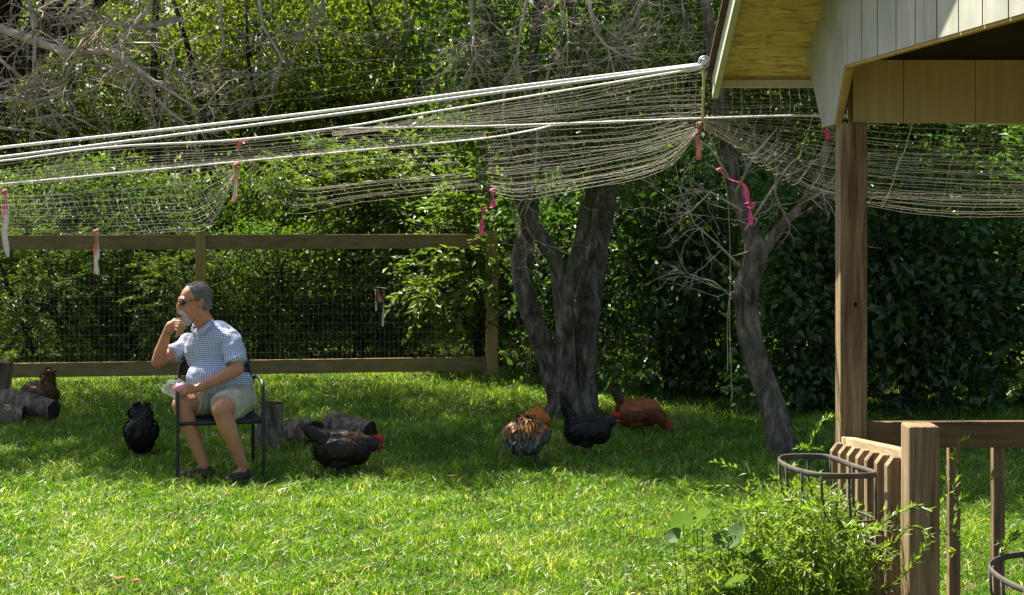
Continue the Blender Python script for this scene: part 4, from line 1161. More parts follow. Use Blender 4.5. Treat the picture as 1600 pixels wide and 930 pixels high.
# arms
mb.limb([shL, shL.lerp(elL, .5), elL], [.052, .052, .046]); mb.limb([elL, elL.lerp(wrL, .35), wrL], [.046, .045, .029])
mb.limb([shR, shR.lerp(elR, .5), elR], [.050, .049, .043]); mb.limb([elR, elR.lerp(wrR, .35), wrR], [.044, .043, .028])
# legs
mb.limb([hipL, hipL.lerp(knL, .5), knL], [.095, .085, .064]); mb.limb([hipR, hipR.lerp(knR, .5), knR], [.095, .085, .063])
mb.limb([knL, knL.lerp(anL, .30), knL.lerp(anL, .65), anL], [.060, .062, .047, .036])
mb.limb([knR, knR.lerp(anR, .30), knR.lerp(anR, .65), anR], [.060, .062, .047, .036])
for a_, d_ in ((anL, V3((-.20, -.5, 0))), (anR, V3((-.55, -.4, 0)))):
    d_ = d_.normalized(); mb.limb([a_, a_ + V3((0, 0, -.045)), a_ + d_ * .10 + V3((0, 0, -.055))], [.034, .034, .026])
# right hand, back of the hand towards us, fingers curled under the chin
pk = [at(270, 502, 10.53), at(273, 506, 10.51), at(274, 510, 10.50), at(274, 515, 10.50)]
mb.limb([wrR, at(266, 509, 10.54), at(271, 507, 10.525)], [.028, .031, .030]); mb.limb([wrR, at(267, 515, 10.53)], [.027, .028])
ft = [((281, 502, 10.46), (288, 509, 10.455), (290, 513, 10.465)), ((281, 506, 10.45), (286, 514, 10.45), (286, 519, 10.46)),
      ((279, 511, 10.45), (282, 519, 10.455), (281, 524, 10.465)), ((277, 516, 10.46), (277, 523, 10.46), (275, 527, 10.47))]
for b_, (m1, m2, m3) in zip(pk, ft):
    mb.limb([b_, at(*m1), at(*m2), at(*m3)], [.0115, .0100, .0092, .0080])
mb.limb([at(266, 507, 10.53), at(273, 500, 10.56), at(282, 499, 10.58), at(288, 503, 10.58)], [.015, .013, .0115, .0095])   # thumb, along the far side of the chin
# left hand in the lap
dirh = (haL - wrL).normalized()
mb.limb([wrL, wrL.lerp(haL, .6), haL], [.028, .032, .030])
for k in range(4):
    b_ = haL + V3((-.005, -.012 + .004 * k, .024 - .017 * k))
    mb.limb([b_, b_ + V3((-.040, -.015, -.004)), b_ + V3((-.060, .004, -.016)), b_ + V3((-.052, .022, -.026))], [.0115, .0105, .0095, .008])
mb.limb([wrL.lerp(haL, .4) + V3((0, -.012, .02)), haL + V3((-.015, -.012, .038)), haL + V3((-.05, .0, .034))], [.014, .012, .0095])
body = link('body', voxel(mb, .0054, 2), M['skin'], man)

# shirt
mb = MB()
mb.ell(chest + V3((0, 0, .03)), (.200, .158, .215), None, 24, 16)
mb.ell(at(337, 592, 10.63), (.205, .180, .16), None, 24, 16)
mb.tube([at(346, 600, 10.65), at(351, 612, 10.66), at(354, 621, 10.66)], [.205, .212, .200], 24, squash=.86, cap=True)
mb.limb([shL + V3((-.02, .02, -.005)), neck + V3((.015, 0, -.045)), shR + V3((.03, 0, 0))], [.072, .080, .068])
mb.ell(shL + V3((-.005, 0, -.005)), (.076, .076, .078), None, 16, 12)
mb.ell(shR, (.07, .075, .08), None, 16, 12)
cuffL = shL.lerp(elL, .82); cuffR = shR.lerp(elR, .58)
mb.tube([shL, shL.lerp(cuffL, .5), cuffL], [.074, .076, .080], 18)
mb.tube([shR, shR.lerp(cuffR, .5), cuffR], [.068, .068, .070], 18)
sme = voxel(mb, .006, 14, (.0095, (8, 8, 15)))
# cloth coordinates: round the torso or round each sleeve
co = np.empty(len(sme.vertices) * 3); sme.vertices.foreach_get('co', co); co = co.reshape(-1, 3)
uvc = np.zeros_like(co)
ax_ = np.array(chest); tx = co - ax_
ang = np.arctan2(tx[:, 1], tx[:, 0] - .02); uvc[:, 0] = ang * .185; uvc[:, 1] = tx[:, 2] + .03 * np.sin(ang)
for s_, e_, lim in ((shL, elL, .072), (shR, elR, .07)):
    a0, d0 = np.array(s_), np.array((e_ - s_).normalized())
    q = co - a0; t_ = q @ d0; rad_ = q - np.outer(t_, d0); rl = np.linalg.norm(rad_, axis=1)
    sel = (t_ > .0) & (t_ < .3) & (rl < .095) & ((co[:, 0] - chest.x) * (1 if s_ is shL else -1) > .085)
    e1 = np.cross(d0, [0, 1, 0]); e1 /= np.linalg.norm(e1); e2 = np.cross(d0, e1)
    aa = np.arctan2(rad_ @ e2, rad_ @ e1)
    uvc[sel, 0] = aa[sel] * .078; uvc[sel, 1] = t_[sel]
at_ = sme.attributes.new('cloth', 'FLOAT_VECTOR', 'POINT'); at_.data.foreach_set('vector', uvc.astype(np.float32).ravel())
shirt = link('shirt', sme, M['shirt'], man)
mb = MB()                                       # collar
for s, pts in ((1, [(309, 525, 10.56), (318, 516, 10.56), (328, 506, 10.60), (333, 500, 10.68)]), (-1, [(304, 523, 10.60), (300, 515, 10.66), (303, 508, 10.72)])):
    P = [at(*p) for p in pts]
    mb.tube(P, [.014, .020, .021, .017][:len(P)], 8, squash=.45)
cme = voxel(mb, .005, 2)
cc_ = np.empty(len(cme.vertices) * 3); cme.vertices.foreach_get('co', cc_); cc_ = cc_.reshape(-1, 3)
a2 = cme.attributes.new('cloth', 'FLOAT_VECTOR', 'POINT'); a2.data.foreach_set('vector', np.stack([cc_[:, 0] * .7 + cc_[:, 2] * .7, cc_[:, 0] * .7 - cc_[:, 2] * .7, cc_[:, 1]], 1).astype(np.float32).ravel())
link('collar', cme, M['shirt'], shirt)
# shorts
mb = MB()
mb.ell(pel + V3((.005, -.01, -.02)), (.215, .175, .125), None, 22, 14)
hemL = hipL.lerp(knL, .80); hemR = hipR.lerp(knR, .74)
mb.limb([hipL, hipL.lerp(hemL, .5)], [.122, .118]); mb.tube([hipL.lerp(hemL, .4), hipL.lerp(hemL, .8), hemL], [.120, .112, .100], 18)
mb.limb([hipR, hipR.lerp(hemR, .5)], [.120, .112]); mb.tube([hipR.lerp(hemR, .4), hipR.lerp(hemR, .8), hemR], [.113, .102, .092], 18)
sh = link('shorts', voxel(mb, .007, 3, (.013, (13, 13, 11))), M['shorts'], man)
mb = MB(); pc = at(372, 618, 10.43)
mb.hexa([pc + V3((-.055, .01, -.05)), pc + V3((.06, .01, -.055)), pc + V3((.06, .04, -.055)), pc + V3((-.055, .04, -.05))],
        [pc + V3((-.06, .035, .035)), pc + V3((.05, .035, .04)), pc + V3((.05, .06, .04)), pc + V3((-.06, .06, .035))])
mb.build('cargo_pocket', M['shorts'], sh, bevel=.006)
# hair and beard
mb = MB()
mb.ell(hp(-.022, 0, .042), (.099, .086, .093), HM, 22, 14)
mb.ell(hp(-.050, 0, -.005), (.066, .080, .078), HM, 18, 12)
for s in (-1, 1):
    mb.ell(hp(.006, s * .072, .022), (.022, .018, .035), HM, 12, 8)
cutme = voxel(mb, .005, 3)
# trim the hair to a hairline: keep only what lies behind the forehead and above the nape
import bmesh
bm = bmesh.new(); bm.from_mesh(cutme)
dele = []
for v in bm.verts:
    q = v.co - headc; f, s, u = q.dot(hf), abs(q.dot(hs)), q.dot(hu)
    line = .052 if u > .095 else .052 - (.095 - u) * .55
    if f > line or u < -.062 or (u < -.01 and f > -.028) or (u < .03 and f > .022): dele.append(v)
bmesh.ops.delete(bm, geom=dele, context='VERTS'); bm.to_mesh(cutme); bm.free()
cutme.polygons.foreach_set('use_smooth', np.ones(len(cutme.polygons), bool))
hair = link('hair', cutme, M['hair'], man)
def strands(me, parent, n, ln, flow, mat, seed):
    """Locks lying over a hair mass, combed along flow."""
    r_ = np.random.default_rng(seed); k = len(me.polygons)
    c = np.empty(k * 3, np.float32); me.polygons.foreach_get('center', c); c = c.reshape(-1, 3)
    nn = np.empty(k * 3, np.float32); me.polygons.foreach_get('normal', nn); nn = nn.reshape(-1, 3)
    idx = r_.integers(0, k, n); P, Q = c[idx], nn[idx]
    f = np.tile(np.array(flow), (n, 1)); f = f - Q * np.sum(f * Q, 1, keepdims=True)
    D = unit(unit(f) + Q * .16 + r_.normal(0, .16, P.shape))
    V, T, _ = leaf_faces(P + Q * .001, D, Q, r_.uniform(.6, 1.2, n) * ln, r_.uniform(.0025, .005, n), .1, np.zeros(n))
    me2 = bpy.data.meshes.new('locks'); fill(me2, V, T); o = link('locks', me2, mat, parent); o['kind'] = 'stuff'
M['grey_lock'] = plain('grey lock', (.27, .255, .235), .55, .5, 90, 0, .3)
M['white_lock'] = plain('white lock', (.66, .65, .62), .7, .35, 90, 0, .2)
strands(cutme, hair, 1500, .034, tuple(hf * -1 + V3((0, 0, -.45))), M['grey_lock'], 3)
mb = MB()
mb.ell(hp(.064, 0, -.110), (.034, .036, .030), HM, 16, 12)
for s in (-1, 1):
    mb.limb([hp(.106, s * .010, -.050), hp(.096, s * .030, -.056), hp(.078, s * .042, -.076), hp(.066, s * .036, -.10)], [.0095, .0105, .0095, .010])
mb.ell(hp(.058, 0, -.125), (.032, .036, .030), HM, 14, 10)
bme = voxel(mb, .004, 3); beard = link('beard', bme, M['beard'], man)
strands(bme, beard, 600, .020, tuple(hf * .25 + V3((0, 0, -1))), M['white_lock'], 4)
mb = MB(); mb.ell(hp(.103, 0, -.066), (.008, .024, .007), HM, 12, 8); mb.build('lips', M['mouth'], man, smooth=True)
# sunglasses
gl = None
mb = MB()
for s in (-1, 1):
    c0 = hp(.100, s * .034, .012)
    mb.tube([c0 + hs * (math.cos(a) * .031) + hu * (math.sin(a) * .023) - hf * (.012 * abs(math.cos(a)) * (1 if math.cos(a) * s > 0 else 0)) for a in [k / 20 * 6.2832 for k in range(21)]], .0026, 6)
    mb.tube([hp(.090, s * .064, .020), hp(.04, s * .084, .020), hp(-.03, s * .088, .018)], [.0032, .0028, .0026], 6)
mb.tube([hp(.104, -.008, .014), hp(.108, 0, .017), hp(.104, .008, .014)], .0025, 6)
specs = mb.build('sunglasses', M['specs'], man, smooth=True)
for s in (-1, 1):
    mb = MB(); mb.ell(hp(.099, s * .034, .011), (.006, .030, .022), HM, 16, 10); mb.build('lens', M['lens'], specs, smooth=True)
# shoes
for a_, d_ in ((anL, V3((-.20, -.5, 0))), (anR, V3((-.55, -.4, 0)))):
    d_ = d_.normalized(); s_ = V3((-d_.y, d_.x, 0))
    mb = MB()
    b0 = V3((a_.x, a_.y, 0))
    mb.ell(b0 - d_ * .015 + V3((0, 0, .045)), (.050, .046, .050), None, 16, 10)
    mb.limb([b0 - d_ * .03 + V3((0, 0, .035)), b0 + d_ * .07 + V3((0, 0, .036)), b0 + d_ * .16 + V3((0, 0, .030))], [.042, .044, .036])
    so = link('shoe', voxel(mb, .006, 2), M['shoe'], man)
    mb = MB()
    for k in range(4):
        c_ = b0 + d_ * (.03 + .022 * k) + V3((0, 0, .082 - .006 * k))
        mb.tube([c_ - s_ * .03, c_ + V3((0, 0, .006)), c_ + s_ * .03], .0035, 5)
    mb.build('lace', M['fence_wood'], so, smooth=True)
# plastic bag in the hand
bag = thing('plastic_bag', 'crumpled clear plastic bag with pink content held in the lap', 'bag', at(275, 612, 10.32))
m, nt, b = nodes('clear film'); b.inputs['Base Color'].default_value = (.75, .82, .85, 1); b.inputs['Roughness'].default_value = .15; b.inputs['Alpha'].default_value = .22
nt.links.new(ramp(nt, noise_tex(nt, coords(nt), 40, 3), [(.3, (.6, .75, .75)), (.7, (.9, .9, .92))]), b.inputs['Base Color']); M['film'] = m
mb = MB(); bc = at(273, 607, 10.31)
mb.ell(bc, (.075, .05, .055), None, 28, 18); me = mb.mesh('film')
for v in me.vertices:
    q = v.co - bc; v.co = bc + q * (1 + .45 * mnoise.noise(v.co * 24) + .25 * mnoise.noise(v.co * 60))
me.update(); link('film', me, M['film'], bag)
mb = MB(); mb.ell(at(279, 607, 10.31), (.035, .025, .032), None, 20, 14); me = mb.mesh('content'); c_ = at(279, 607, 10.31)
for v in me.vertices:
    q = v.co - c_; v.co = c_ + q * (1 + .5 * mnoise.noise(v.co * 40))
me.update(); link('content', me, M['pink'] , bag)

# ================================================================== hens and rooster
def feather_mat():
    m, nt, b = nodes('feather')
    a = N(nt, 'ShaderNodeAttribute', attribute_name='col')
    f = noise_tex(nt, coords(nt), 120, 3)
    c = mix(nt, mixfac(nt, f, .35, .75, .45), a.outputs['Color'], (.02, .015, .012))
    nt.links.new(c, b.inputs['Base Color']); b.inputs['Roughness'].default_value = .5; b.inputs['Specular IOR Level'].default_value = .35
    return m
M['feather'] = feather_mat()
M['comb'] = plain('red comb', (.50, .03, .03), .5, .2, 30)
M['beak'] = plain('horn beak', (.22, .15, .07), .5, .2, 30)
M['shank'] = plain('shank', (.16, .13, .09), .7, .25, 40)
M['eye'] = plain('eye', (.02, .01, .005), .15, .1, 20)

def hen(label, name, loc, yaw, pal, scale=1.0, neck=None, tail=None, seed=1, fluff=1.0, legs=True, nf=900, saddle=False, wide=1.0):
    """Facing +x in its own frame. pal: function (x, y, z, rng) -> colour of the feather rooted there."""
    t = thing(name, label, 'rooster' if saddle else 'hen', loc, 'chickens on the lawn', local=True)
    t.rotation_euler = (0, 0, yaw); t.scale = (scale,) * 3
    neck = neck or [(.10, 0, .24), (.155, 0, .30), (.175, 0, .345)]
    tail = tail or [(-.12, 0, .25), (-.19, 0, .31), (-.225, 0, .37)]
    mb = MB()
    mb.ell((0, 0, .20), (.165, .105 * wide, .112 * fluff), None, 20, 14)
    mb.ell((.075, 0, .195), (.095, .092 * wide, .105), None, 18, 12)
    mb.ell((-.085, 0, .185), (.105, .100 * wide, .105 * fluff), None, 18, 12)
    mb.limb([(.06, 0, .22)] + neck, [.085, .070, .050, .036])
    hd = Vector(neck[-1]); nd = (Vector(neck[-1]) - Vector(neck[-2])).normalized()
    mb.ell(hd, (.034, .027, .029), None, 14, 10)
    for k in range(5):                          # fan of the tail
        s = (k - 2) * .012
        mb.limb([(tail[0][0], s, tail[0][2]), (tail[1][0], s * 2.0, tail[1][2]), (tail[2][0], s * 2.4, tail[2][2])], [.060, .034, .016])
    for s in (-1, 1):
        mb.ell((-.01, s * .095 * wide, .205), (.115, .026, .065), None, 14, 10)       # folded wing
        mb.ell((-.01, s * .052, .125), (.055, .042, .055), None, 12, 8)          # thigh
    me = voxel(mb, .009, 3)
    body = link('body', me, None, t)
    nv = len(me.vertices); npoly = len(me.polygons)
    co = np.empty(nv * 3, np.float32); me.vertices.foreach_get('co', co); co = co.reshape(-1, 3)
    rg_ = np.random.default_rng(seed)
    ctr = np.empty(npoly * 3, np.float32); me.polygons.foreach_get('center', ctr); ctr = ctr.reshape(-1, 3)
    nor = np.empty(npoly * 3, np.float32); me.polygons.foreach_get('normal', nor); nor = nor.reshape(-1, 3)
    bc = np.array([pal(*c, rg_) for c in ctr]); ca = me.attributes.new('col', 'FLOAT_COLOR', 'FACE')
    ca.data.foreach_set('color', np.concatenate([bc * .8, np.ones((npoly, 1))], 1).astype(np.float32).ravel())
    me.materials.append(M['feather'])
    idx = rg_.choice(npoly, min(nf, npoly), replace=False)
    P, Nn = ctr[idx], nor[idx]
    keep = np.linalg.norm(P - np.array(hd), axis=1) > .036
    P, Nn = P[keep], Nn[keep]
    tvec = np.array(tail[2]) - np.array(tail[0]); tvec = tvec / np.linalg.norm(tvec)
    flow = np.tile(np.array([-1.0, 0, -.35]), (len(P), 1))
    isn = P[:, 0] > .075
    flow[isn] = np.array([-.8, 0, 0]) - np.array(nd) * .9
    ist = P[:, 0] < -.13
    flow[ist] = tvec * 1.0 + np.array([0, 0, .0])
    if saddle:
        sd = (P[:, 0] < -.02) & (P[:, 2] > .17)
        flow[sd] = np.array([-.75, 0, -.9]) + np.stack([np.zeros(sd.sum()), P[sd, 1] * 3, np.zeros(sd.sum())], 1)
    fu = flow - Nn * np.sum(flow * Nn, 1, keepdims=True)
    D = unit(fu + Nn * (.12 if saddle else .30) * np.linalg.norm(fu, axis=1, keepdims=True) + rg_.normal(0, .07, P.shape))
    ln = rg_.uniform(.035, .06, len(P)); ln[isn] *= .85; ln[ist] *= 1.5; wd = rg_.uniform(.016, .028, len(P))
    if saddle: ln[sd] *= 1.15; wd[sd] *= .75
    Vv, T, _ = leaf_faces(P - D * .012, D, Nn, ln, wd, -.12, np.zeros(len(P)))
    fm = bpy.data.meshes.new('plumage'); fill(fm, Vv, T)
    fc = np.repeat(np.array([pal(*p, rg_) for p in P]), 2, axis=0)
    ca = fm.attributes.new('col', 'FLOAT_COLOR', 'FACE'); ca.data.foreach_set('color', np.concatenate([fc, np.ones((len(fc), 1))], 1).astype(np.float32).ravel())
    pl = link('plumage', fm, M['feather'], t); pl['kind'] = 'stuff'
    # head pieces; hdir: where the beak points
    hdir = Vector((1, 0, -.15)) if nd.z > -.2 else Vector((.55, 0, -1)); hdir.normalize()
    upd = Vector((-hdir.z, 0, hdir.x))
    if upd.z < 0 and nd.z > -.2: upd = -upd
    mb = MB(); mb.tube([hd + hdir * .026, hd + hdir * .040 - upd * .002, hd + hdir * .054 - upd * .008], [.0105, .007, .001], 8); mb.build('beak', M['beak'], t, smooth=True)
    mb = MB()
    for k in range(6):
        c_ = hd + hdir * (.032 - .011 * k) + upd * (.028 + .006 * math.sin(k * .6))
        mb.ell(c_ + upd * .008, (.008, .0045, .017 + .004 * (k % 2)), None, 8, 6)
    mb.ell(hd + upd * .026, (.030, .006, .010), None, 10, 6)
    mb.build('comb', M['comb'], t, smooth=True)
    for s in (-1, 1):
        mb = MB(); mb.ell(hd + hdir * .018 - upd * .030 + Vector((0, s * .010, 0)), (.010, .006, .018), None, 10, 8); mb.ell(hd + hdir * .016 + Vector((0, s * .0215, -.002)), (.016, .008, .015), None, 10, 8)
        mb.build('wattle', M['comb'], t, smooth=True)
        mb = MB(); mb.ell(hd + hdir * .012 + Vector((0, s * .030, .004)), (.0045, .003, .0045), None, 8, 6); mb.build('eye', M['eye'], t, smooth=True)
        mb = MB(); mb.limb([(-.005, s * .055, .09), (.005, s * .055, .012)], [.010, .008])
        for a_ in (-.5, 0, .5): mb.tube([(.005, s * .055, .012), (.005 + .05 * math.cos(a_), s * .055 + .05 * math.sin(a_), .006)], [.007, .004], 6)
        mb.build('leg', M['shank'], t, smooth=True)
    return t

def black(x, y, z, r):
    k = r.uniform(.6, 1.4); return (.016 * k, .014 * k, .013 * k)
def darkbrown(x, y, z, r):
    k = r.uniform(.6, 1.5)
    if .0 < x < .13 and z > .22 and r.random() < .6: return (.11 * k, .05 * k, .018 * k)
    return (.026 * k, .017 * k, .012 * k)
def rust(x, y, z, r):
    k = r.uniform(.65, 1.3)
    if x < -.12 and z > .28: return (.07 * k, .05 * k, .018 * k)
    if z > .235 and x > -.12: return (.52 * k, .15 * k, .025 * k)
    return (.20 * k, .062 * k, .018 * k)
def brownhen(x, y, z, r):
    k = r.uniform(.65, 1.35); return (.16 * k, .072 * k, .022 * k)
def roosterpal(x, y, z, r):
    k = r.uniform(.7, 1.35)
    if x > -.01 and z > .22: return (.62 * k, .20 * k, .018 * k)
    if z > .225:
        return ((.50 * k, .21 * k, .04 * k) if r.random() < .65 else (.06 * k, .045 * k, .03 * k))
    if z > .20 and r.random() < .35: return (.22 * k, .15 * k, .08 * k)
    if r.random() < .3: return (.045, .045, .05)
    return (.22 * k, .215 * k, .22 * k)

D2R = math.radians
hen('gold and grey rooster seen from behind in front of the forked tree', 'rooster', (at(825, 725, gy(725)).x, gy(726), 0), D2R(72), roosterpal, 1.12,
    [(.09, 0, .27), (.12, -.03, .315), (.135, -.075, .275)], [(-.13, 0, .26), (-.19, 0, .25), (-.22, 0, .20)], 5, 1.12, nf=1500, saddle=True, wide=1.22)
hen('black hen with red comb standing between the rooster and the rust hen', 'hen', (at(921, 712, 11.35).x, 11.35, 0), D2R(-6), black, .98,
    [(.10, 0, .235), (.150, 0, .262), (.185, 0, .275)], [(-.12, 0, .26), (-.165, 0, .34), (-.185, 0, .405)], 6)
hen('rust coloured hen pecking the grass right of the forked tree', 'hen', (at(1000, 676, 12.5).x, 12.5, -.03), D2R(-8), rust, 1.02,
    [(.11, 0, .205), (.175, 0, .145), (.20, 0, .095)], [(-.12, 0, .26), (-.175, 0, .335), (-.20, 0, .39)], 7)
hen('dark brown hen standing in front of the logs right of the chair', 'hen', (at(537, 742, 10.55).x, 10.62, -.045), D2R(-4), darkbrown, 1.10,
    [(.11, 0, .215), (.17, 0, .225), (.205, 0, .222)], [(-.12, 0, .25), (-.19, 0, .285), (-.225, 0, .315)], 8)
hen('black hen left of the chair turned away with its head down', 'hen', (at(221, 712, 11.4).x, 11.4, -.03), D2R(98), black, 1.02,
    [(.05, .01, .27), (.06, .015, .33), (.07, .02, .355)], [(-.05, -.025, .28), (-.05, -.04, .345), (-.045, -.05, .395)], 9, 1.2)
hen('brown hen half hidden behind the pale log at the left edge', 'hen', (at(60, 650, 13.6).x, 13.6, 0), D2R(160), brownhen, 1.0,
    [(.11, 0, .205), (.175, 0, .145), (.20, 0, .095)], [(-.08, 0, .26), (-.10, 0, .34), (-.105, 0, .40)], 10)

# ================================================================== weeds in the foreground
def sprig(mb, chunks, P, rng, L, W, step=.016, r0=.0022, pairs=True, up=.35):
    """stem with narrow leaves in two rows"""
    n = len(P)
    mb.tube(P, [r0 * (1 - .6 * i / (n - 1)) for i in range(n)], 4)
    pts, dirs, nn = [], [], []
    for i in range(n - 1):
        a, b = P[i], P[i + 1]; d = (b - a); l = d.length; d = d.normalized()
        k = max(1, int(l / step))
        for s in range(k):
            for sg in ((-1, 1) if pairs else (rng.choice((-1, 1)),)):
                ax = Vector((rng.gauss(0, 1), rng.gauss(0, 1), rng.gauss(0, .5)))
                side = (ax - d * ax.dot(d)).normalized() * sg
                pts.append(a + (b - a) * ((s + rng.random()) / k)); dirs.append((side + d * .8 + Vector((0, 0, up))).normalized()); nn.append((Vector((0, 0, 1)) + ax * .4).normalized())
    if pts:
        k = len(pts); sz = np.array([rng.uniform(.5, 1.25) for _ in range(k)])
        base = rng.random()
        chunks.append(leaf_faces(np.array(pts), np.array(dirs), np.array(nn), L * sz, W * sz, .12, np.clip(np.array([.5 * base + .5 * rng.random() for _ in range(k)]), 0, 1)))

rw = random.Random(91)
weed = thing('weed_clump', 'tall feathery green weeds growing against the railing basket', 'weeds', (.95, 4.9, 0))
mb = MB(); ch = []
def top_y(px):                                 # outline of the weeds in the picture
    pts = [(1030, 925), (1080, 870), (1120, 835), (1180, 795), (1230, 758), (1290, 765), (1350, 790), (1400, 815), (1460, 870), (1500, 915)]
    for (a, b), (c, d) in zip(pts[:-1], pts[1:]):
        if a <= px <= c: return b + (d - b) * (px - a) / (c - a)
    return 930
for k in range(930):
    px = rw.uniform(1035, 1425) if k > 60 else rw.uniform(1200, 1400)
    Y = rw.uniform(4.45, 6.4) if k > 170 else rw.uniform(4.25, 4.55)
    if k <= 170: px = rw.uniform(1090, 1360)
    if px > 1375 and Y < 4.55: Y += .2
    tp = at(px, top_y(px) + abs(rw.gauss(0, 75)) - 6 + (35 if k <= 170 else 0), Y)
    if tp.x > 1.06 and Y < 5.4: tp.x = 1.06 - rw.random() * .06
    b0 = Vector((tp.x * .92 + rw.gauss(0, .05), tp.y + rw.gauss(0, .06), 0))
    start = max(.25, tp.z - .55)
    P = [b0.lerp(tp, start / max(tp.z, .3))]
    for s in range(1, 7):
        f = s / 6
        q = P[0].lerp(tp, f) + Vector((rw.gauss(0, .018), rw.gauss(0, .018), rw.gauss(0, .008)))
        P.append(q)
    lean = Vector((rw.gauss(0, .07), rw.gauss(0, .06), rw.uniform(-.03, .04)))
    P.append(P[-1] + lean)
    mb.tube([b0, P[0]], .002, 4)
    sprig(mb, ch, P, rw, .030, .0075, .0125)
mb.build('stalks', M['leaf_weed'], weed)['kind'] = 'stuff'
cards('foliage', ch, M['leaf_weed'], weed)['kind'] = 'stuff'
def vine(label, paths, L=.028, W=.009):
    base = at(*paths[0][0])
    t = thing('vine_shoot', label, 'vine', base, 'leafy shoots round the railing')
    mb = MB(); c_ = []
    for p in paths:
        sprig(mb, c_, smooth_px(p, 5), rw, L, W, .016, .0026)
    mb.build('stalk', M['leaf_weed'], t); cards('foliage', c_, M['leaf_weed'], t)['kind'] = 'stuff'
vine('arching leafy shoot rising left of the pavilion post foot', [[(1232, 738, 4.9), (1255, 712, 4.9), (1268, 690, 4.9), (1278, 668, 4.9), (1290, 655, 4.9), (1308, 652, 4.9)], [(1268, 700, 4.9), (1282, 704, 4.88)], [(1262, 702, 4.9), (1250, 700, 4.9)]])
vine('leafy shoots curling across the near railing post', [[(1370, 826, 4.26), (1395, 806, 4.24), (1415, 797, 4.23), (1432, 790, 4.22), (1448, 798, 4.22)], [(1376, 858, 4.26), (1400, 846, 4.24), (1420, 824, 4.23), (1436, 826, 4.22), (1450, 838, 4.22)],
      [(1380, 925, 4.26), (1405, 905, 4.23), (1425, 885, 4.22), (1440, 862, 4.22), (1452, 848, 4.22)]])
vine('leafy shoot climbing between near post and first far baluster', [[(1500, 800, 4.9), (1492, 760, 4.9), (1500, 735, 4.9), (1490, 715, 4.9), (1497, 695, 4.9), (1512, 688, 4.9)], [(1500, 780, 4.9), (1520, 770, 4.9), (1545, 752, 4.9), (1560, 744, 4.9)],
      [(1498, 850, 4.9), (1490, 810, 4.9), (1500, 780, 4.9)], [(1495, 740, 4.9), (1520, 722, 4.9), (1535, 720, 4.9)], [(1468, 790, 4.9), (1480, 770, 4.9), (1476, 730, 4.9)], [(1495, 860, 4.9), (1485, 862, 4.9), (1470, 858, 4.9)]])
vine('thin leafy shoot beside the right baluster and corner basket', [[(1560, 870, 4.7), (1575, 850, 4.7), (1590, 838, 4.7), (1605, 830, 4.7)], [(1575, 850, 4.7), (1562, 850, 4.7)]])
vine('low leafy shoot reaching left from the weeds over the shaded lawn', [[(1200, 800, 5.0), (1165, 768, 5.0), (1135, 760, 5.0), (1105, 762, 5.0), (1085, 770, 5.0)], [(1180, 745, 5.0), (1140, 728, 5.0), (1112, 722, 5.0)], [(1150, 790, 5.0), (1120, 775, 5.0), (1095, 772, 5.0)]])

def broadleaf(c, r, tilt, yaw, mat, parent):
    """Rounded lobed leaf, gently cupped."""
    vs, fs = [V3((0, 0, 0))], []
    n = 18
    R = Matrix.Rotation(yaw, 3, 'Z') @ Matrix.Rotation(tilt, 3, 'X')
    for ring_ in (0.5, 1.0):
        for k in range(n):
            a_ = 6.2832 * k / n
            rr = r * ring_ * (1 + .12 * math.cos(3 * a_) + (.0 if k else -.35))
            vs.append(V3((rr * math.cos(a_), rr * math.sin(a_), .22 * rr * rr / r + .05 * r * math.sin(4 * a_) * ring_)))
    for k in range(n):
        k2 = (k + 1) % n
        fs.append((0, 1 + k, 1 + k2)); fs.append((1 + k, 1 + n + k, 1 + n + k2, 1 + k2))
    mb = MB(); mb.add([tuple(c + R @ v) for v in vs], fs)
    me = mb.mesh('leaf'); a2_ = me.attributes.new('rnd', 'FLOAT', 'FACE'); a2_.data.foreach_set('value', np.full(len(me.polygons), rw.random(), np.float32))
    me.polygons.foreach_set('use_smooth', np.ones(len(me.polygons), bool))
    return link('leaf', me, mat, parent)
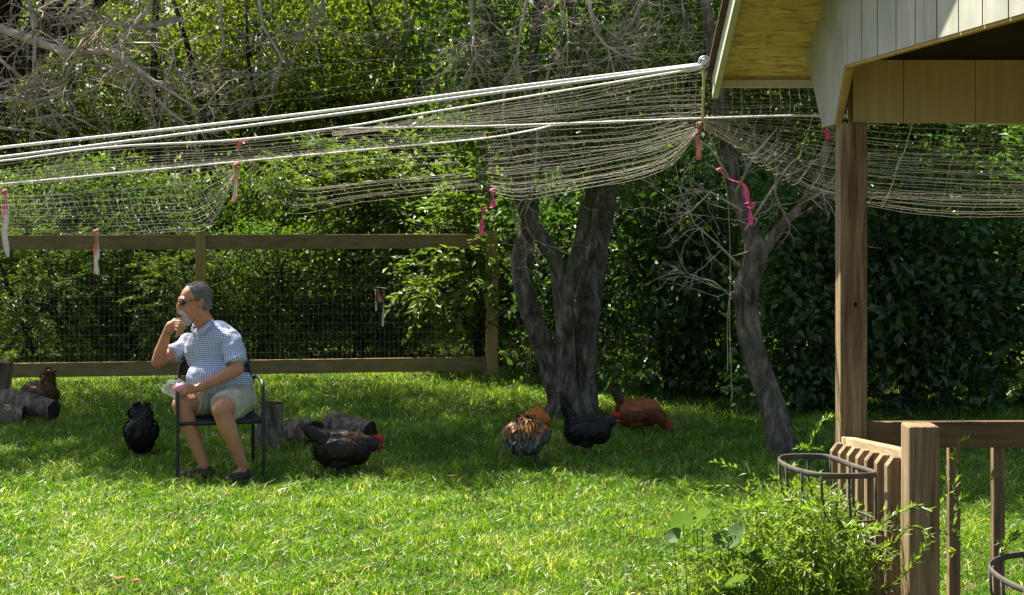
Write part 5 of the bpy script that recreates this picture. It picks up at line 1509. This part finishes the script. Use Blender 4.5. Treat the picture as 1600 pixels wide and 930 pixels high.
bl = thing('broadleaf_weed', 'broad round leaved weed in front of the feathery weeds', 'weed', (.62, 4.75, 0))
mb = MB(); root = V3((.62, 4.75, 0))
for (px, py, Y, r_, ti, ya) in ((1068, 816, 4.4, .030, -.9, .2), (1090, 828, 4.38, .026, -.7, 1.2), (1098, 806, 4.4, .022, -.9, .5), (1150, 838, 4.35, .032, -1.0, 2.0), (1128, 845, 4.36, .022, -.8, 3.0), (1185, 876, 4.3, .030, -.9, 4.0),
                                (1165, 872, 4.32, .022, -.6, 5.0), (1150, 915, 4.25, .036, -.7, .7), (1052, 838, 4.4, .020, -.8, 2.6), (1176, 862, 4.3, .02, -.5, 1.0)):
    r_ *= 1.3
    c_ = at(px, py, Y)
    broadleaf(c_, r_, ti, ya, M['leaf_broad'], bl)
    mb.tube([root + V3((rw.gauss(0, .05), rw.gauss(0, .04), 0)), root.lerp(c_, .6) + V3((0, .12, -.08)), c_ + V3((0, .01, -.004))], [.0022, .0018, .0014], 5)
mb.build('stalks', M['leaf_weed'], bl)
# a few fallen leaves
M['dead'] = plain('dead leaf', (.26, .13, .05), .8, .3, 40)
for px, py, lab in ((186, 914, 'brown fallen leaf on the sunny grass at lower left'), (705, 753, 'reddish fallen leaf on the grass at the edge of the shade'), (210, 918, 'small tan leaf scrap on the sunny grass near the bottom edge'), (1012, 711, 'yellow fallen leaf on the shaded grass right of the black hen')):
    Y = gy(py) - .1; p = at(px, py, Y); p.z = .055
    mb = MB(); vs = [(-.03, 0, .006), (-.01, -.016, 0), (.02, -.012, .008), (.034, 0, .002), (.02, .014, .01), (-.01, .016, .004)]
    vs2 = [(x, y, z - .0015) for x, y, z in vs]
    mb.add([tuple(p + V3(v)) for v in vs + vs2], [tuple(range(6)), tuple(range(11, 5, -1))] + [(k, 6 + k, 6 + (k + 1) % 6, (k + 1) % 6) for k in range(6)])
    tag(mb.build('fallen_leaf', M['dead'], None), lab, 'leaf')

# ------------------------------------------------------------------ everything joins the scene
for o in PENDING:
    COL.objects.link(o)
